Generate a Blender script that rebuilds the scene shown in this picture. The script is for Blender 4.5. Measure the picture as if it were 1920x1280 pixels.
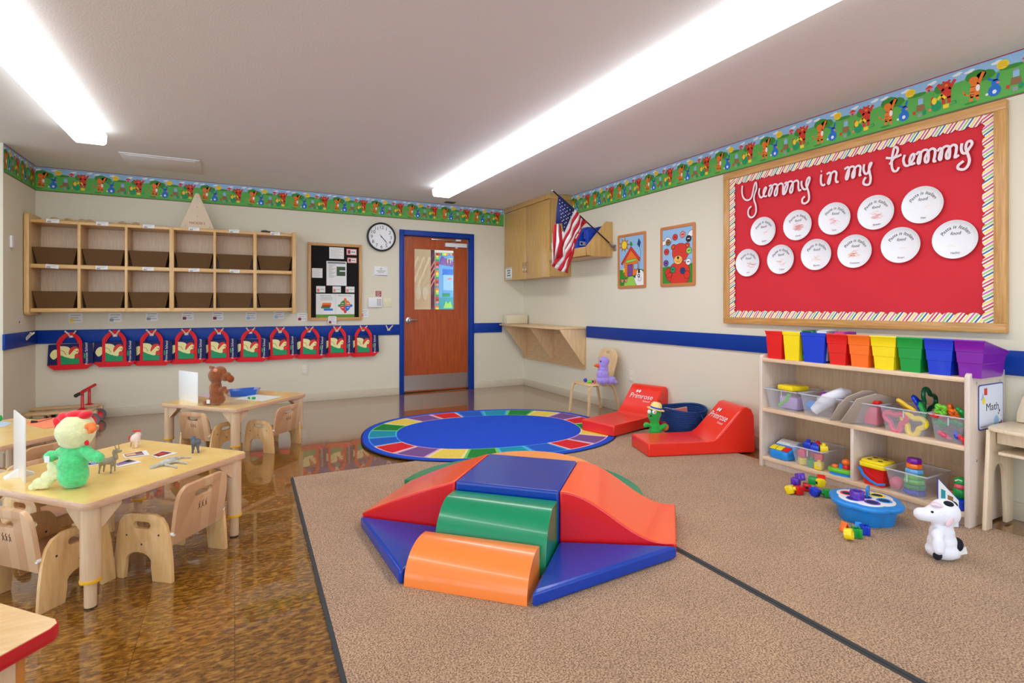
import bpy, bmesh, math, random
from mathutils import Vector, Matrix, geometry
random.seed(7)
for o in list(bpy.data.objects): bpy.data.objects.remove(o)
sc = bpy.context.scene; COL = sc.collection
R = math.radians
# ---------------------------------------------------------------- camera
EYE = 1.18; FPX = 999.0; YAW = R(27.5); HORIZ = 573.0
cd = bpy.data.cameras.new('camera'); cam = bpy.data.objects.new('camera', cd); COL.objects.link(cam)
cam.location = (0, 0, EYE); cam.rotation_euler = (R(90), 0, -YAW)
cd.sensor_width = 36; cd.lens = FPX*36/1920; cd.shift_y = -(640-HORIZ)/1920; cd.clip_start = .02
sc.camera = cam
# ---------------------------------------------------------------- exposure, world
sc.view_settings.view_transform = 'Standard'; sc.view_settings.look = 'None'
sc.view_settings.gamma = 1; sc.view_settings.exposure = 1.1; sc.view_settings.use_curve_mapping = False
w = bpy.data.worlds.new('daylight'); sc.world = w; w.use_nodes = True
w.node_tree.nodes['Background'].inputs[0].default_value = (.74, .86, 1, 1)
w.node_tree.nodes['Background'].inputs[1].default_value = 1.55
TUBE = 6.2
# ---------------------------------------------------------------- room numbers
XR, YF, XL, ZC = 3.83, 6.98, -1.78, 2.59
FW = Vector((math.sin(YAW), math.cos(YAW), 0)); RT = Vector((math.cos(YAW), -math.sin(YAW), 0)); UP = Vector((0, 0, 1))
def ray(px, py): return FW*FPX + RT*(px-960) + UP*(HORIZ-py)
def F(px, py, z=0.0):                      # photo point on a level surface at height z
    r = ray(px, py); k = (z-EYE)/r.z; return Vector((r.x*k, r.y*k, z))
def WX(px, py, X=XR):
    r = ray(px, py); k = X/r.x; return Vector((X, r.y*k, EYE+r.z*k))
def WY(px, py, Y=YF):
    r = ray(px, py); k = Y/r.y; return Vector((r.x*k, Y, EYE+r.z*k))
def depth(p): return p[0]*FW.x+p[1]*FW.y
# ---------------------------------------------------------------- materials
def lin(c): return tuple(((v/255)/12.92 if v/255 <= .04045 else ((v/255+.055)/1.055)**2.4) for v in c)+(1,)
_m = {}
def mat(name, c, rough=.5, metal=0, bump=0, bscale=200, coat=0, spec=.5, emit=0, alpha=1, trans=0, vary=0, vscale=8, sheen=0):
    if name in _m: return _m[name]
    m = bpy.data.materials.new(name); m.use_nodes = True; nt = m.node_tree; b = nt.nodes['Principled BSDF']
    b.inputs['Base Color'].default_value = lin(c); b.inputs['Roughness'].default_value = rough
    b.inputs['Metallic'].default_value = metal; b.inputs['Coat Weight'].default_value = coat
    b.inputs['Specular IOR Level'].default_value = spec; b.inputs['Alpha'].default_value = alpha
    b.inputs['Transmission Weight'].default_value = trans; b.inputs['Sheen Weight'].default_value = sheen
    if emit:
        b.inputs['Emission Color'].default_value = lin(c); b.inputs['Emission Strength'].default_value = emit
    if bump or vary:
        tc = nt.nodes.new('ShaderNodeTexCoord')
    if bump:
        n = nt.nodes.new('ShaderNodeTexNoise'); n.inputs['Scale'].default_value = bscale; n.inputs['Detail'].default_value = 3
        bp = nt.nodes.new('ShaderNodeBump'); bp.inputs['Strength'].default_value = min(1, bump); bp.inputs['Distance'].default_value = .004
        nt.links.new(tc.outputs['Object'], n.inputs['Vector']); nt.links.new(n.outputs['Fac'], bp.inputs['Height'])
        nt.links.new(bp.outputs['Normal'], b.inputs['Normal'])
    if vary:
        n2 = nt.nodes.new('ShaderNodeTexNoise'); n2.inputs['Scale'].default_value = vscale; n2.inputs['Detail'].default_value = 3
        mx = nt.nodes.new('ShaderNodeMix'); mx.data_type = 'RGBA'
        mx.inputs['A'].default_value = lin(tuple(min(255, v*(1+vary)) for v in c)); mx.inputs['B'].default_value = lin(tuple(v*(1-vary) for v in c))
        nt.links.new(tc.outputs['Object'], n2.inputs['Vector']); nt.links.new(n2.outputs['Fac'], mx.inputs['Factor'])
        nt.links.new(mx.outputs['Result'], b.inputs['Base Color'])
    _m[name] = m; return m
def wood(name, c1, c2, rough=.4, scale=(3, 3, .35), det=5, ns=6.0, coat=.15, contrast=(.35, .65), coord='Object', bump=.0, rot=(0, 0, 0)):
    if name in _m: return _m[name]
    m = bpy.data.materials.new(name); m.use_nodes = True; nt = m.node_tree; b = nt.nodes['Principled BSDF']
    tc = nt.nodes.new('ShaderNodeTexCoord'); mp = nt.nodes.new('ShaderNodeMapping'); mp.inputs['Scale'].default_value = scale; mp.inputs['Rotation'].default_value = rot
    n = nt.nodes.new('ShaderNodeTexNoise'); n.inputs['Scale'].default_value = ns; n.inputs['Detail'].default_value = det; n.inputs['Roughness'].default_value = .6
    r = nt.nodes.new('ShaderNodeValToRGB'); e = r.color_ramp.elements
    e[0].position, e[1].position = contrast; e[0].color = lin(c1); e[1].color = lin(c2)
    nt.links.new(tc.outputs[coord], mp.inputs[0]); nt.links.new(mp.outputs[0], n.inputs['Vector'])
    nt.links.new(n.outputs['Fac'], r.inputs[0]); nt.links.new(r.outputs[0], b.inputs['Base Color'])
    b.inputs['Roughness'].default_value = rough; b.inputs['Coat Weight'].default_value = coat; b.inputs['Coat Roughness'].default_value = .2
    _m[name] = m; return m
# ---------------------------------------------------------------- mesh building
def frame(o, x, y):
    x = Vector(x).normalized(); y = Vector(y).normalized(); z = x.cross(y)
    return Matrix(((x.x, y.x, z.x, o[0]), (x.y, y.y, z.y, o[1]), (x.z, y.z, z.z, o[2]), (0, 0, 0, 1)))
FR_FAR = lambda x, z, dy=0: frame((x, YF-dy, z), (1, 0, 0), (0, 0, 1))      # faces the room; local z points to the room
FR_RIGHT = lambda y, z, dx=0: frame((XR-dx, y, z), (0, -1, 0), (0, 0, 1))
def rotf(o, a, tilt=0): return Matrix.Translation(o) @ Matrix.Rotation(a, 4, 'Z') @ Matrix.Rotation(tilt, 4, 'X')
class MB:
    def __init__(s): s.v = []; s.f = []; s.m = []; s.mats = []
    def mi(s, m):
        if m not in s.mats: s.mats.append(m)
        return s.mats.index(m)
    def add(s, vs, fs, m, M=None):
        k = len(s.v); i = s.mi(m)
        s.v += [tuple(M @ Vector(v)) if M else tuple(v) for v in vs]
        s.f += [tuple(k+a for a in f) for f in fs]; s.m += [i]*len(fs); return s
    def box(s, x0, x1, y0, y1, z0, z1, m, M=None, bev=0, seg=2):
        vs = [(x, y, z) for x in (x0, x1) for y in (y0, y1) for z in (z0, z1)]
        fs = [(0, 1, 3, 2), (4, 6, 7, 5), (0, 4, 5, 1), (2, 3, 7, 6), (0, 2, 6, 4), (1, 5, 7, 3)]
        if bev: vs, fs = bevel(vs, fs, bev, seg)
        return s.add(vs, fs, m, M)
    def prism(s, pts, z0, z1, m, M=None, holes=(), bev=0, seg=2, side=None):
        rings = [list(pts)]+[list(h) for h in holes]
        flat = [p for r in rings for p in r]; n = len(flat)
        tris = geometry.tessellate_polygon([[Vector((p[0], p[1], 0)) for p in r] for r in rings])
        vs = [(p[0], p[1], z0) for p in flat]+[(p[0], p[1], z1) for p in flat]
        caps = []
        for t in tris:
            a, b, c = [flat[i] for i in t]
            if (b[0]-a[0])*(c[1]-a[1])-(b[1]-a[1])*(c[0]-a[0]) < 0: t = (t[0], t[2], t[1])
            caps.append(tuple(i+n for i in t)); caps.append((t[2], t[1], t[0]))
        sides = []; k = 0
        for ri, r in enumerate(rings):
            L = len(r); ar = sum(r[i][0]*r[(i+1) % L][1]-r[(i+1) % L][0]*r[i][1] for i in range(L))
            ccw = (ar > 0) == (ri == 0)
            for i in range(L):
                a, b = k+i, k+(i+1) % L
                sides.append((a, b, b+n, a+n) if ccw else (b, a, a+n, b+n))
            k += L
        if z1 < z0: caps = [f[::-1] for f in caps]; sides = [f[::-1] for f in sides]
        if bev:
            vs, fs = bevel(vs, caps+sides, bev, seg); return s.add(vs, fs, m, M)
        s.add(vs, caps+([] if side else sides), m, M)
        if side: s.add(vs, sides, side, M)
        return s
    def flat(s, pts, m, M, z=0.0, holes=()):
        rings = [list(pts)]+[list(h) for h in holes]; fl = [p for r in rings for p in r]
        tris = geometry.tessellate_polygon([[Vector((p[0], p[1], 0)) for p in r] for r in rings]); out = []
        for t in tris:
            a, b, c = [fl[i] for i in t]
            if (b[0]-a[0])*(c[1]-a[1])-(b[1]-a[1])*(c[0]-a[0]) < 0: t = (t[0], t[2], t[1])
            out.append(tuple(t))
        return s.add([(p[0], p[1], z) for p in fl], out, m, M)
    def lathe(s, prof, m, M=None, seg=24, capped=True, a0=0, a1=2*math.pi, ex=1.0):
        vs = []; fs = []; full = abs(a1-a0-2*math.pi) < 1e-6; n = seg if full else seg+1
        for r, z in prof:
            for i in range(n):
                a = a0+(a1-a0)*i/seg; vs.append((r*math.cos(a)*ex, r*math.sin(a), z))
        for j in range(len(prof)-1):
            for i in range(seg):
                a = j*n+i; b = j*n+(i+1) % n; fs.append((a, b, b+n, a+n))
        if capped and full:
            fs.append(tuple(range(n))[::-1]); k = (len(prof)-1)*n; fs.append(tuple(range(k, k+n)))
        return s.add(vs, fs, m, M)
    def tube(s, pts, r, m, M=None, seg=8, cap=True, closed=False, flatw=None, up=None):
        P = [Vector(p) for p in pts]; n = len(P); rr = r if isinstance(r, (list, tuple)) else [r]*n
        vs = []; fs = []; prev = None
        for i in range(n):
            if closed: t = P[(i+1) % n]-P[i-1]
            else: t = P[min(i+1, n-1)]-P[max(i-1, 0)]
            t.normalize()
            if up is not None: u = Vector(up); u = (u-t*u.dot(t)).normalized()
            elif prev is None:
                u = Vector((0, 0, 1)) if abs(t.z) < .9 else Vector((1, 0, 0)); u = (u-t*u.dot(t)).normalized()
            else: u = (prev-t*prev.dot(t)).normalized()
            prev = u; w_ = t.cross(u)
            if flatw:
                for (a, b) in ((-1, -1), (1, -1), (1, 1), (-1, 1)): vs.append(P[i]+w_*a*flatw/2+u*b*rr[i]/2)
            else:
                for k in range(seg):
                    a = 2*math.pi*k/seg; vs.append(P[i]+(u*math.cos(a)+w_*math.sin(a))*rr[i])
        q = 4 if flatw else seg
        for i in range(n if closed else n-1):
            j = (i+1) % n
            for k in range(q): fs.append((i*q+k, i*q+(k+1) % q, j*q+(k+1) % q, j*q+k))
        if cap and not closed: fs.append(tuple(range(q))[::-1]); fs.append(tuple(range((n-1)*q, n*q)))
        return s.add(vs, fs, m, M)
    def ball(s, c, r, m, M=None, seg=14, rings=9, rot=None):
        if not isinstance(r, (list, tuple)): r = (r, r, r)
        vs = []; fs = []; Q = rot or Matrix.Identity(3)
        for j in range(rings+1):
            p = math.pi*j/rings
            for i in range(seg):
                a = 2*math.pi*i/seg
                v = Q @ Vector((r[0]*math.sin(p)*math.cos(a), r[1]*math.sin(p)*math.sin(a), -r[2]*math.cos(p)))
                vs.append((c[0]+v.x, c[1]+v.y, c[2]+v.z))
        for j in range(rings):
            for i in range(seg):
                a = j*seg+i; b = j*seg+(i+1) % seg; fs.append((a, b, b+seg, a+seg))
        return s.add(vs, fs, m, M)
    def rect(s, x0, x1, y0, y1, m, M, z=0): return s.flat([(x0, y0), (x1, y0), (x1, y1), (x0, y1)], m, M, z)
    def disc(s, cx, cy, rx, m, M, z=0, ry=None, n=18): return s.flat([(cx+rx*math.cos(2*math.pi*i/n), cy+(ry or rx)*math.sin(2*math.pi*i/n)) for i in range(n)], m, M, z)
    def stroke(s, pts, wd, m, M, z=0):
        n = len(pts)
        for i in range(n-1):
            a = Vector(pts[i]); b = Vector(pts[i+1]); d = b-a
            if d.length < 1e-7: continue
            d.normalize(); q = Vector((-d.y, d.x))*wd/2; e = d*wd*.3
            s.add([tuple(a-q-e)+(z,), tuple(b-q+e)+(z,), tuple(b+q+e)+(z,), tuple(a+q-e)+(z,)], [(0, 1, 2, 3)], m, M)
        return s
    def text(s, body, size, m, M, z=0, bend=None, shear=0, align='CENTER', depth_=0, wx=1.0):
        vs, fs = glyphs(body, align, shear); out = []
        for x, y in vs:
            x *= size*wx; y *= size
            if bend:
                a = x/bend; rr = bend+y; out.append((rr*math.sin(a), rr*math.cos(a)-bend, z))
            else: out.append((x, y, z))
        return s.add(out, fs, m, M)
    def build(s, name, parent=None, bev=0, seg=2, sharp=38, weld=False, remesh=0, smooth=0, kind=None, disp=None, world=False, solid=0, **tags):
        me = bpy.data.meshes.new(name)
        V = s.v
        if world and parent is not None:
            I = WM[parent.name].inverted(); V = [tuple(I @ Vector(v)) for v in V]
        me.from_pydata(V, [], s.f); me.validate()
        for m in s.mats: me.materials.append(m)
        if len(me.polygons) == len(s.m): me.polygons.foreach_set('material_index', s.m)
        bm = bmesh.new(); bm.from_mesh(me)
        if weld: bmesh.ops.remove_doubles(bm, verts=bm.verts, dist=1e-5)
        for f in bm.faces: f.smooth = True
        for e in bm.edges:
            if len(e.link_faces) == 2:
                if e.link_faces[0].normal.angle(e.link_faces[1].normal, 0) > R(sharp): e.smooth = False
        bm.to_mesh(me); bm.free()
        o = bpy.data.objects.new(name, me); COL.objects.link(o)
        if parent is not None: o.parent = parent
        if bev:
            b = o.modifiers.new('b', 'BEVEL'); b.width = bev; b.segments = seg; b.limit_method = 'ANGLE'; b.angle_limit = R(40); b.harden_normals = False
        if solid:
            b = o.modifiers.new('s', 'SOLIDIFY'); b.thickness = solid; b.offset = 0
        if remesh:
            b = o.modifiers.new('r', 'REMESH'); b.mode = 'VOXEL'; b.voxel_size = remesh; b.use_smooth_shade = True
        if smooth:
            b = o.modifiers.new('sm', 'SMOOTH'); b.factor = .6; b.iterations = smooth
        if disp:
            tx = bpy.data.textures.new(name, 'CLOUDS'); tx.noise_scale = disp[1]
            b = o.modifiers.new('d', 'DISPLACE'); b.texture = tx; b.strength = disp[0]; b.texture_coords = 'LOCAL'
        if kind: o['kind'] = kind
        for k, v in tags.items(): o[{'cat': 'category'}.get(k, k)] = v
        return o
def bevel(vs, fs, w_, seg):
    bm = bmesh.new(); bv = [bm.verts.new(v) for v in vs]
    for f in fs:
        try: bm.faces.new([bv[i] for i in f])
        except ValueError: pass
    bmesh.ops.recalc_face_normals(bm, faces=bm.faces)
    bmesh.ops.dissolve_limit(bm, angle_limit=R(1), verts=bm.verts, edges=bm.edges)
    ed = [e for e in bm.edges if len(e.link_faces) == 2 and e.calc_face_angle(0) > R(32)]
    bmesh.ops.bevel(bm, geom=ed, offset=w_, segments=seg, profile=.5, affect='EDGES', clamp_overlap=True)
    bm.verts.index_update(); o = [tuple(v.co) for v in bm.verts], [tuple(v.index for v in f.verts) for f in bm.faces]
    bm.free(); return o
_g = {}
def glyphs(body, align, shear):
    k = (body, align, shear)
    if k in _g: return _g[k]
    c = bpy.data.curves.new('t', 'FONT'); c.body = body; c.align_x = align; c.size = 1; c.shear = shear; c.resolution_u = 3
    o = bpy.data.objects.new('t', c); COL.objects.link(o); bpy.context.view_layer.update()
    e = o.evaluated_get(bpy.context.evaluated_depsgraph_get()); me = e.to_mesh()
    vs = [(v.co.x, v.co.y) for v in me.vertices]; fs = []
    for p in me.polygons:
        t = tuple(p.vertices)
        if p.normal.z < 0: t = t[::-1]
        fs.append(t)
    e.to_mesh_clear(); bpy.data.objects.remove(o); bpy.data.curves.remove(c)
    _g[k] = (vs, fs); return _g[k]
WM = {}
def thing(name, label, cat, loc=(0, 0, 0), rz=0, group=None, rx=0):
    o = bpy.data.objects.new(name, None); COL.objects.link(o); o.location = loc; o.rotation_euler = (rx, 0, rz)
    o.empty_display_size = .05; o['label'] = label; o['category'] = cat
    if group: o['group'] = group
    WM[o.name] = Matrix.Translation(loc) @ Matrix.Rotation(rz, 4, 'Z') @ Matrix.Rotation(rx, 4, 'X')
    return o
def solo(b, name, label, cat, loc=None, rz=0, group=None, **k):     # a thing that is one mesh
    o = b.build(name, **k); o['label'] = label; o['category'] = cat
    if group: o['group'] = group
    if loc is not None: o.location = loc; o.rotation_euler = (0, 0, rz)
    return o
def dup(root, loc, rz=0, label=None, group=None, mats=None, scale=None):
    ch = [c for c in bpy.data.objects if c.parent == root]
    r = root.copy(); COL.objects.link(r); r.location = loc; r.rotation_euler = (0, 0, rz)
    if label: r['label'] = label
    if group: r['group'] = group
    if scale: r.scale = scale
    for c in ch:
        d = c.copy(); COL.objects.link(d); d.parent = r
        for g in [x for x in bpy.data.objects if x.parent == c]:
            h = g.copy(); COL.objects.link(h); h.parent = d
    return r
def arc(cx, cy, r, a0, a1, n=8, ry=None): return [(cx+r*math.cos(R(a0+(a1-a0)*i/n)), cy+(ry or r)*math.sin(R(a0+(a1-a0)*i/n))) for i in range(n+1)]
def rrect(x0, x1, y0, y1, r, n=5): return arc(x1-r, y0+r, r, -90, 0, n)+arc(x1-r, y1-r, r, 0, 90, n)+arc(x0+r, y1-r, r, 90, 180, n)+arc(x0+r, y0+r, r, 180, 270, n)
def smooth2(pts, n=5, closed=False):                                  # Catmull-Rom through points
    P = [Vector(p) for p in pts]; out = []; L = len(P)
    for i in range(L if closed else L-1):
        p0 = P[(i-1) % L] if closed else P[max(i-1, 0)]; p1 = P[i]; p2 = P[(i+1) % L]; p3 = P[(i+2) % L] if closed else P[min(i+2, L-1)]
        for k in range(n):
            t = k/n; out.append(tuple(.5*((2*p1)+(p2-p0)*t+(2*p0-5*p1+4*p2-p3)*t*t+(3*p1-p0-3*p2+p3)*t**3)))
    if not closed: out.append(tuple(P[-1]))
    return out
# ================================================================ materials
WALL = mat('cream_wall_paint', (226, 219, 196), .75, bump=.12, bscale=160)
CEIL = mat('ceiling_paint', (236, 236, 234), .9, bump=.35, bscale=90)
BLUEP = mat('blue_paint', (0, 56, 150), .45, spec=.3)
BASEM = mat('beige_rubber_base', (216, 205, 180), .4)
WHITE = mat('white_plastic', (238, 238, 236), .35)
PAPER = mat('white_paper', (236, 236, 232), .6)
BLACK = mat('black_ink', (18, 18, 20), .6)
GREYINK = mat('grey_print', (120, 122, 126), .7)
MAPLE = wood('light_maple', (220, 184, 132), (234, 202, 154), .38, (1.2, 14, 14), 4)
MAPLEV = wood('light_maple_upright', (218, 182, 132), (234, 200, 154), .38, (14, 14, 1.2), 4)
BIRCH = wood('golden_birch_ply', (222, 176, 112), (236, 194, 134), .33, (9, 9, 1.3), 4)
BACKW = wood('pale_back_panel', (224, 190, 150), (236, 206, 170), .4, (16, 16, 1), 4)
OAKH = wood('oak_across', (188, 132, 66), (214, 162, 92), .4, (22, 1.3, 22), 6, 4)
OAKV = wood('oak_upright', (190, 136, 72), (216, 166, 100), .4, (22, 22, 1.3), 6, 4)
CABW = wood('cabinet_laminate', (196, 152, 84), (214, 172, 102), .3, (14, 14, .8), 4, 4)
DOORW = wood('cherry_door', (160, 64, 10), (184, 82, 22), .34, (8, 8, .7), 4, 4, coat=.3)
TOPY = wood('yellow_laminate_top', (250, 210, 122), (254, 220, 140), .22, (2, 2, 2), 2, 5, coat=.3)
EDGEW = wood('maple_edge_band', (206, 164, 128), (220, 180, 144), .35, (3, 3, 20), 3)
LEGW = wood('pale_turned_leg', (212, 178, 138), (224, 192, 154), .35, (8, 8, 1), 3)
STRIPEW = None
STEEL = mat('brushed_steel', (190, 188, 186), .28, 1)
CHROME = mat('polished_metal', (200, 200, 202), .12, 1)
DARKB = mat('charcoal_rubber', (40, 42, 44), .5)
def vinyl(n, c): return mat(n+'_vinyl', c, .28, bump=.10, bscale=14, coat=.25)
V_BLUE = vinyl('blue', (0, 56, 160)); V_RED = vinyl('red', (228, 24, 30)); V_ORG = vinyl('orange', (255, 122, 44)); V_GRN = vinyl('green', (0, 140, 92)); V_OR2 = vinyl('light_orange', (255, 168, 92)); V_LRED = vinyl('bright_red', (244, 48, 30)); V_ROR = vinyl('red_orange', (255, 96, 42)); V_BM = mat('blue_wrinkled_vinyl', (0, 60, 170), .27, bump=.6, bscale=9, coat=.15)
def pl(n, c, r=.3): return mat(n+'_plastic', c, r, coat=.2)
P_RED = pl('red', (228, 28, 26)); P_YEL = pl('yellow', (250, 222, 20)); P_BLU = pl('blue', (10, 60, 205)); P_GRN = pl('green', (14, 156, 62)); P_ORG = pl('orange', (252, 116, 30)); P_PUR = pl('purple', (126, 12, 160)); P_CYN = pl('sky_blue', (24, 140, 226)); P_LIM = pl('lime', (110, 206, 50)); P_LBL = pl('pale_blue', (110, 180, 235)); P_PNK = pl('pink', (232, 80, 110)); P_VIO = pl('violet', (98, 50, 178))
# paint-like art colours
def art(n, c): return mat('print_'+n, c, .55)
A = {k: art(k, v) for k, v in dict(green=(92, 176, 74), dkgreen=(56, 140, 44), sky=(150, 192, 226), white=(240, 240, 238), yellow=(246, 214, 40), orange=(238, 122, 30), red=(216, 48, 30), blue=(20, 110, 205), brown=(146, 104, 66), black=(20, 20, 22), pink=(240, 130, 120), grey=(150, 156, 160), teal=(20, 150, 160), purple=(120, 70, 150), gold=(250, 190, 90), navy=(24, 60, 130), cream=(240, 232, 160), emerald=(0, 150, 92), maroon=(150, 24, 40), lgreen=(150, 210, 80)).items()}
def tex_mat(name, build):
    m = bpy.data.materials.new(name); m.use_nodes = True; nt = m.node_tree; build(nt, nt.nodes['Principled BSDF'], nt.nodes.new, nt.links.new); _m[name] = m; return m
def _floor(nt, b, N, Lk):
    tc = N('ShaderNodeTexCoord')
    mp = N('ShaderNodeMapping'); mp.inputs['Rotation'].default_value = (0, 0, R(0)); mp.inputs['Scale'].default_value = (1/.305, 1/.305, 1)
    Lk(tc.outputs['Object'], mp.inputs[0])
    ch = N('ShaderNodeTexChecker'); ch.inputs['Scale'].default_value = 1; Lk(mp.outputs[0], ch.inputs[0])
    def streak(rot):
        q = N('ShaderNodeMapping'); q.inputs['Rotation'].default_value = (0, 0, rot); q.inputs['Scale'].default_value = (1, 2.5, 1); Lk(tc.outputs['Object'], q.inputs[0])
        n = N('ShaderNodeTexNoise'); n.inputs['Scale'].default_value = 27; n.inputs['Detail'].default_value = 3; n.inputs['Roughness'].default_value = .6; n.inputs['Distortion'].default_value = .6
        Lk(q.outputs[0], n.inputs['Vector']); return n
    a = streak(0); c = streak(R(90)); mx = N('ShaderNodeMix'); Lk(ch.outputs['Fac'], mx.inputs['Factor']); Lk(a.outputs['Fac'], mx.inputs[2]); Lk(c.outputs['Fac'], mx.inputs[3])
    r = N('ShaderNodeValToRGB'); e = r.color_ramp.elements; e[0].position = .34; e[1].position = .72; e[0].color = lin((92, 52, 10)); e[1].color = lin((192, 140, 60))
    k = e.new(.5); k.color = lin((136, 88, 22)); Lk(mx.outputs[0], r.inputs[0]); br = N('ShaderNodeTexBrick'); br.offset = 0; br.inputs['Scale'].default_value = 1/.305; br.inputs['Brick Width'].default_value = 1; br.inputs['Row Height'].default_value = 1; br.inputs['Mortar Size'].default_value = .006; br.inputs['Mortar Smooth'].default_value = .3
    br.inputs['Color1'].default_value = (1, 1, 1, 1); br.inputs['Color2'].default_value = (.84, .84, .84, 1); br.inputs['Mortar'].default_value = (.55, .5, .45, 1); Lk(tc.outputs['Object'], br.inputs['Vector'])
    mm = N('ShaderNodeMix'); mm.data_type = 'RGBA'; mm.blend_type = 'MULTIPLY'; mm.inputs['Factor'].default_value = 1; Lk(r.outputs[0], mm.inputs['A']); Lk(br.outputs['Color'], mm.inputs['B']); Lk(mm.outputs['Result'], b.inputs['Base Color'])
    b.inputs['Roughness'].default_value = .22; b.inputs['Coat Weight'].default_value = 1; b.inputs['Coat Roughness'].default_value = .035; b.inputs['Coat IOR'].default_value = 1.62
    n3 = N('ShaderNodeTexNoise'); n3.inputs['Scale'].default_value = 5; bp = N('ShaderNodeBump'); bp.inputs['Strength'].default_value = .05; bp.inputs['Distance'].default_value = .01
    Lk(tc.outputs['Object'], n3.inputs['Vector']); Lk(n3.outputs['Fac'], bp.inputs['Height']); Lk(bp.outputs[0], b.inputs['Coat Normal'])
FLOORM = tex_mat('vinyl_composition_tile', _floor)
def _carpet(nt, b, N, Lk):
    tc = N('ShaderNodeTexCoord'); n = N('ShaderNodeTexNoise'); n.inputs['Scale'].default_value = 170; n.inputs['Detail'].default_value = 3
    n2 = N('ShaderNodeTexNoise'); n2.inputs['Scale'].default_value = 3; n2.inputs['Detail'].default_value = 3
    r = N('ShaderNodeValToRGB'); e = r.color_ramp.elements; e[0].position = .36; e[1].position = .62; e[0].color = lin((126, 92, 68)); e[1].color = lin((216, 180, 144))
    mx = N('ShaderNodeMix'); mx.data_type = 'RGBA'; mx.blend_type = 'MULTIPLY'; mx.inputs['Factor'].default_value = 1
    r2 = N('ShaderNodeValToRGB'); f = r2.color_ramp.elements; f[0].position = .3; f[1].position = .7; f[0].color = (.86, .86, .86, 1); f[1].color = (1, 1, 1, 1)
    Lk(tc.outputs['Object'], n.inputs['Vector']); Lk(tc.outputs['Object'], n2.inputs['Vector']); Lk(n.outputs['Fac'], r.inputs[0]); Lk(n2.outputs['Fac'], r2.inputs[0])
    Lk(r.outputs[0], mx.inputs['A']); Lk(r2.outputs[0], mx.inputs['B']); Lk(mx.outputs['Result'], b.inputs['Base Color'])
    bp = N('ShaderNodeBump'); bp.inputs['Strength'].default_value = .9; bp.inputs['Distance'].default_value = .006; Lk(n.outputs['Fac'], bp.inputs['Height']); Lk(bp.outputs[0], b.inputs['Normal'])
    b.inputs['Roughness'].default_value = .95; b.inputs['Sheen Weight'].default_value = .2; b.inputs['Specular IOR Level'].default_value = .1
CARPET = tex_mat('beige_loop_carpet', _carpet)
def _stripe(nt, b, N, Lk):                                              # laminated maple chair back, glued strips
    tc = N('ShaderNodeTexCoord'); sp = N('ShaderNodeSeparateXYZ'); Lk(tc.outputs['Object'], sp.inputs[0])
    ml = N('ShaderNodeMath'); ml.operation = 'MULTIPLY'; ml.inputs[1].default_value = 20; Lk(sp.outputs[0], ml.inputs[0])
    fl = N('ShaderNodeMath'); fl.operation = 'FLOOR'; Lk(ml.outputs[0], fl.inputs[0])
    wn = N('ShaderNodeTexWhiteNoise'); wn.noise_dimensions = '1D'; Lk(fl.outputs[0], wn.inputs['W'])
    r = N('ShaderNodeValToRGB'); e = r.color_ramp.elements; e[0].color = lin((198, 150, 108)); e[1].color = lin((224, 184, 142)); Lk(wn.outputs['Value'], r.inputs[0])
    Lk(r.outputs[0], b.inputs['Base Color']); b.inputs['Roughness'].default_value = .35
STRIPEW = tex_mat('strip_glued_maple', _stripe)
GLASS = mat('clear_glass', (255, 255, 255), .02, spec=.6, trans=1)
# ================================================================ structure
def struct(b, name, **k): return b.build(name, kind='structure', **k)
struct(MB().box(-6.5, XR+.1, -4, 9.2, -.1, 0, FLOORM), 'floor')
struct(MB().box(-6.5, XR+.1, -4, 9.2, ZC, ZC+.1, CEIL), 'ceiling')
DX0, DX1, DZ = 2.003, 2.955, 2.125
b = MB(); b.box(XL-.1, DX0-.03, YF, YF+.14, 0, ZC, WALL); b.box(DX1+.03, XR+.1, YF, YF+.14, 0, ZC, WALL); b.box(DX0-.03, DX1+.03, YF, YF+.14, DZ+.03, ZC, WALL)
struct(b, 'wall_back')
struct(MB().box(XR, XR+.1, -4, YF+.1, 0, ZC, WALL), 'wall_right')
YL = 6.13
struct(MB().box(XL-.12, XL, YL, YF+.1, 0, ZC, WALL), 'wall_left')
struct(MB().box(-6.5, XL-.1201, YL, YL+.12, 0, ZC, WALL), 'wall_front')
# baseboards
BH = .10
def base(name, x0, x1, y0, y1): struct(MB().box(x0, x1, y0, y1, 0, BH, BASEM, bev=.003), name)
base('baseboard_back', XL, DX0-.062, YF-.012, YF); base('baseboard_front', DX1+.064, XR, YF-.012, YF)
base('baseboard_right', XR-.012, XR, -4, YF-.012); base('baseboard_left', XL, XL+.012, YL, YF-.012)
# blue rail
z0, z1 = .795, .932
struct(MB().box(XL+.018, DX0-.062, YF-.018, YF, z0, z1, BLUEP, bev=.003), 'trim_1')
struct(MB().box(DX1+.064, 3.46, YF-.018, YF, z0, z1, BLUEP, bev=.003), 'trim_2')
struct(MB().box(XR-.018, XR, -4, 5.36, z0, z1, BLUEP, bev=.003), 'trim_3')
struct(MB().box(XL, XL+.018, YL-.018, YF, z0, z1, BLUEP, bev=.003), 'trim_4')
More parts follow.
